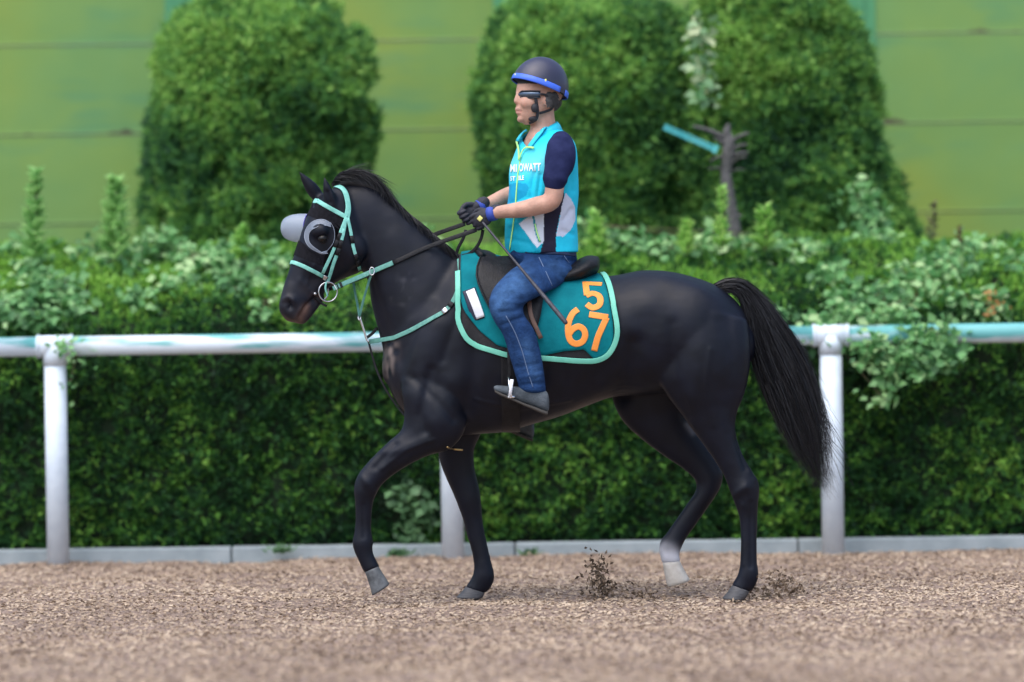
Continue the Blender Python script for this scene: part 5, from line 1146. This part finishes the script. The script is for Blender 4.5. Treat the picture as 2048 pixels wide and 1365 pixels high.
    def shoes(du, dv, Y):
        s_ = [(989, 772, 990, 782, .028), (998, 771, 1002, 788, .040), (1018, 773, 1024, 797, .045), (1040, 774, 1046, 807, .042), (1060, 774, 1066, 814, .040), (1080, 776, 1084, 821, .040), (1093, 783, 1094, 825, .034)]
        m_ = MB().loft(BODY, [(a+du, b_+dv, c_+du, d+dv, w, Y) for a, b_, c_, d, w in s_], seg=20, e=2.4, dome=.4)
        o = link('shoe', m_.remesh(.005, it=3), shoe, pr)
        so_ = [(990, 780, 990, 785, .034), (1002, 786, 1002, 792, .044), (1024, 795, 1024, 801, .047), (1046, 805, 1046, 811, .044), (1066, 812, 1065, 819, .042), (1084, 819, 1083, 827, .043), (1095, 823, 1094, 831, .038)]
        MB().loft(BODY, [(a+du, b_+dv, c_+du, d+dv, w, Y) for a, b_, c_, d, w in so_], seg=16, e=4, dome=.3).build('sole', sole, o)
    shoes(0, 0, -.352); shoes(-30, 52, .352)
    # ---- gloves
    glove = mat('black_glove', (.012, .012, .018), (.028, .028, .045), rough=.7, nscale=24, bump=.4, bscale=60); cuffm = mat('blue_cuff', (.035, .07, .38), rough=.7); yel = mat('yellow_patch', (.75, .72, .22), rough=.6)
    def hand(w, d, up, inn, nm):
        w, d, up, inn = (np.array(q, float) for q in (w, d, up, inn)); d /= np.linalg.norm(d); up -= d*np.dot(up, d); up /= np.linalg.norm(up); inn = inn-d*np.dot(inn, d)-up*np.dot(inn, up); inn /= np.linalg.norm(inn)
        g = MB(); g.ell(w+d*.045, (.050, .040, .019), ax=(d, up, inn)); g.tube([w-d*.028, w+d*.01], [.033, .030], seg=16)
        for k in range(4):
            L_ = (.96, 1.06, 1.0, .82)[k]; o = up*(.031-.0205*k); r = (.0102, .0104, .0100, .0088)[k]
            p0 = w+d*.070+o*1.0; p1 = p0+d*.026*L_+inn*.010; p2 = p1+inn*.026*L_-d*.004-up*.004; p3 = p2-d*.022*L_+inn*.004-up*.003
            g.tube([w+d*.045+o*.8, p0, p1, p2, p3], [r*1.15, r*1.12, r, r*.95, r*.85], seg=12, sub=3)
        t0 = w+d*.018+up*.026+inn*.008; g.tube([t0, t0+d*.026+up*.017+inn*.010, t0+d*.052+up*.014+inn*.020, t0+d*.070+up*.004+inn*.026], [.0125, .0115, .0105, .009], seg=12, sub=3)
        o = link('glove', g.remesh(.0028, it=2), glove, pr)
        ca, cb = ((P(991, 426.5, -.125), P(977, 429.5, -.113)) if nm == 'near' else (P(966, 410.5, .110), P(957, 415, .104)))
        MB().tube([ca, cb], [.0335, .0345], seg=20, sub=1, dome=False).build('cuff', cuffm, o)
        return o
    gn = hand(P(983, 428, -.117), (-1, .12, -.52), (-.35, .0, .9), (0, 1, 0), 'near')
    w = P(965, 438, -.152)
    bvg = bvh_of(gn.data); p, n_ = on(bvg, [(957, 441), (963, 434)], .002, step=2); MB().strap(p, n_, .020, .003).build('patch', yel, gn)
    hand(P(957, 414, .105), (-1, -.2, -.72), (-.35, .0, .9), (0, -1, 0), 'far')
    # ---- helmet
    he = empty('helmet'); he.parent = pr; nav = mat('helmet_shell', (.022, .024, .050), (.034, .036, .070), rough=.38, nscale=5, spec=.5)
    blue = mat('blue_band', (.045, .13, .70), (.06, .17, .80), rough=.5, nscale=20)
    f, n = np.array(Hd.f), np.array(Hd.n); ti = math.radians(-21)   # front rim high, rear rim low
    c0 = np.array(Hd.pt(1079, 178, 0)); fx = f*math.cos(ti)-np.array([0, 0, 1.])*math.sin(ti); uz = f*math.sin(ti)+np.array([0, 0, 1.])*math.cos(ti); fx /= np.linalg.norm(fx); uz /= np.linalg.norm(uz)
    ra, rb, rc = .139, .118, .150
    def hp(t, a, k=1.0):       # t: 0 top .. pi/2 rim plane
        return c0+(fx*ra*math.sin(t)*math.cos(a)+n*rb*math.sin(t)*math.sin(a)+uz*rc*math.cos(t))*k
    shell = MB(); shell.rings([[tuple(hp(t, a)) for a in np.linspace(0, 2*math.pi, 49)[:-1]] for t in np.linspace(.04, math.pi/2-.02, 22)], cap=False)
    shell.rings([[tuple(hp(.04, a)) for a in np.linspace(0, 2*math.pi, 49)[:-1]], [tuple(hp(.001, a)) for a in np.linspace(0, 2*math.pi, 49)[:-1]]], cap=True)
    sh = shell.build('shell', nav, he)
    MB().rings([[tuple(hp(t, a, .96)) for a in np.linspace(0, 2*math.pi, 33)[:-1]] for t in np.linspace(math.pi/2-.04, .3, 8)], cap=True).build('liner', bpy.data.materials['black_leather'] if 'black_leather' in bpy.data.materials else nav, he)
    band = MB()
    segs = [(-1.72, 4.2)]      # broken on the near side above the ear
    for a0, a1 in ((-1.83+.0, 4.40-.32),):
        pass
    def bnd(a0, a1):
        rs = []
        for a in np.linspace(a0, a1, 40):
            rs.append([tuple(hp(t, a, k)) for t, k in ((math.pi/2-.17, 1.004), (math.pi/2-.15, 1.022), (math.pi/2-.01, 1.03), (math.pi/2+.02, 1.01))])
        band.rings(rs, close=True)
    bnd(-1.95, 1.95); bnd(2.25, 4.03); band.build('band', blue, he)
    for (uu_, vv_) in ((1061, 113), (1076, 112.5), (1091, 161), (1031, 150)):
        h = None
        d = ray(uu_, vv_+1.5)
        bvs = bvh_of(sh.data); hh = bvs.ray_cast(CAM, d)
        if hh[0]:
            MB().strap(np.array([tuple(hh[0]+hh[1]*.002+Vector((0, 0, -.009))), tuple(hh[0]+hh[1]*.002), tuple(hh[0]+hh[1]*.002+Vector((0, 0, .009)))]), np.tile(np.array([tuple(hh[1])]), (3, 1)), .008 if uu_ != 1076 else .013, .002).build('emblem', yel, he)
    # harness
    blk = mat('black_strap', (.012, .012, .016), (.02, .02, .028), rough=.6, nscale=40); hs = MB()
    for pl, w_ in (([(1070, 186), (1071, 200), (1074, 215), (1074, 230), (1070, 240), (1058, 245)], .014), ([(1104, 196), (1104, 215), (1092, 222), (1078, 226)], .012)):
        p, n_ = on(bvp, pl, .006, step=3); hs.strap(p, n_, w_, .004)
    h = bvp.ray_cast(CAM, ray(1069, 216)); hs.ell(h[0]+h[1]*.004, (.017, .012, .022)); h = bvp.ray_cast(CAM, ray(1066, 238)); hs.ell(h[0], (.022, .012, .014))
    hs.build('chin_strap', blk, he)
    # ---- sunglasses
    gl = MB(); rs = []
    for a in np.linspace(-1.25, 1.25, 25):
        c = np.array(Hd.pt(1078, 190, 0)); r1 = .104
        bx = c+f*(r1*math.cos(a)+.004)+n*.092*math.sin(a); hh_ = .0165*(1 if abs(a) > .22 else .7)*(1-.35*max(0, abs(a)-.85))
        rs.append([tuple(bx+np.array([0, 0, hh_])), tuple(bx+f*.005*math.cos(a)+n*.005*math.sin(a)+np.array([0, 0, hh_*.3])), tuple(bx+f*.004*math.cos(a)+n*.004*math.sin(a)-np.array([0, 0, hh_*.4])), tuple(bx-np.array([0, 0, hh_*1.1])), tuple(bx-f*.006*math.cos(a)-n*.006*math.sin(a))])
    gm_ = mat('mirror_lens', (.10, .13, .18), rough=.16, metal=.8); sg = MB().rings(rs, close=True).build('sunglasses', gm_, pr)
    for s_ in (-1, 1):
        q = [np.array(Hd.pt(1078, 190, 0))+f*.034+n*s_*.090, np.array(Hd.pt(1090, 190, s_*.088)), np.array(Hd.pt(1098, 196, s_*.086))]
        MB().tube(q, .005, seg=8, sub=3).build('temple', blk, sg)
    fr_ = MB()
    for i in (0, 3): fr_.tube([r[i] for r in rs], .003, seg=6)
    fr_.build('frame', blk, sg)
    return pr

setting(); rail(); wall(); planting()
horse_o, bvh, hme = horse()
tack(bvh, hme)
rider()
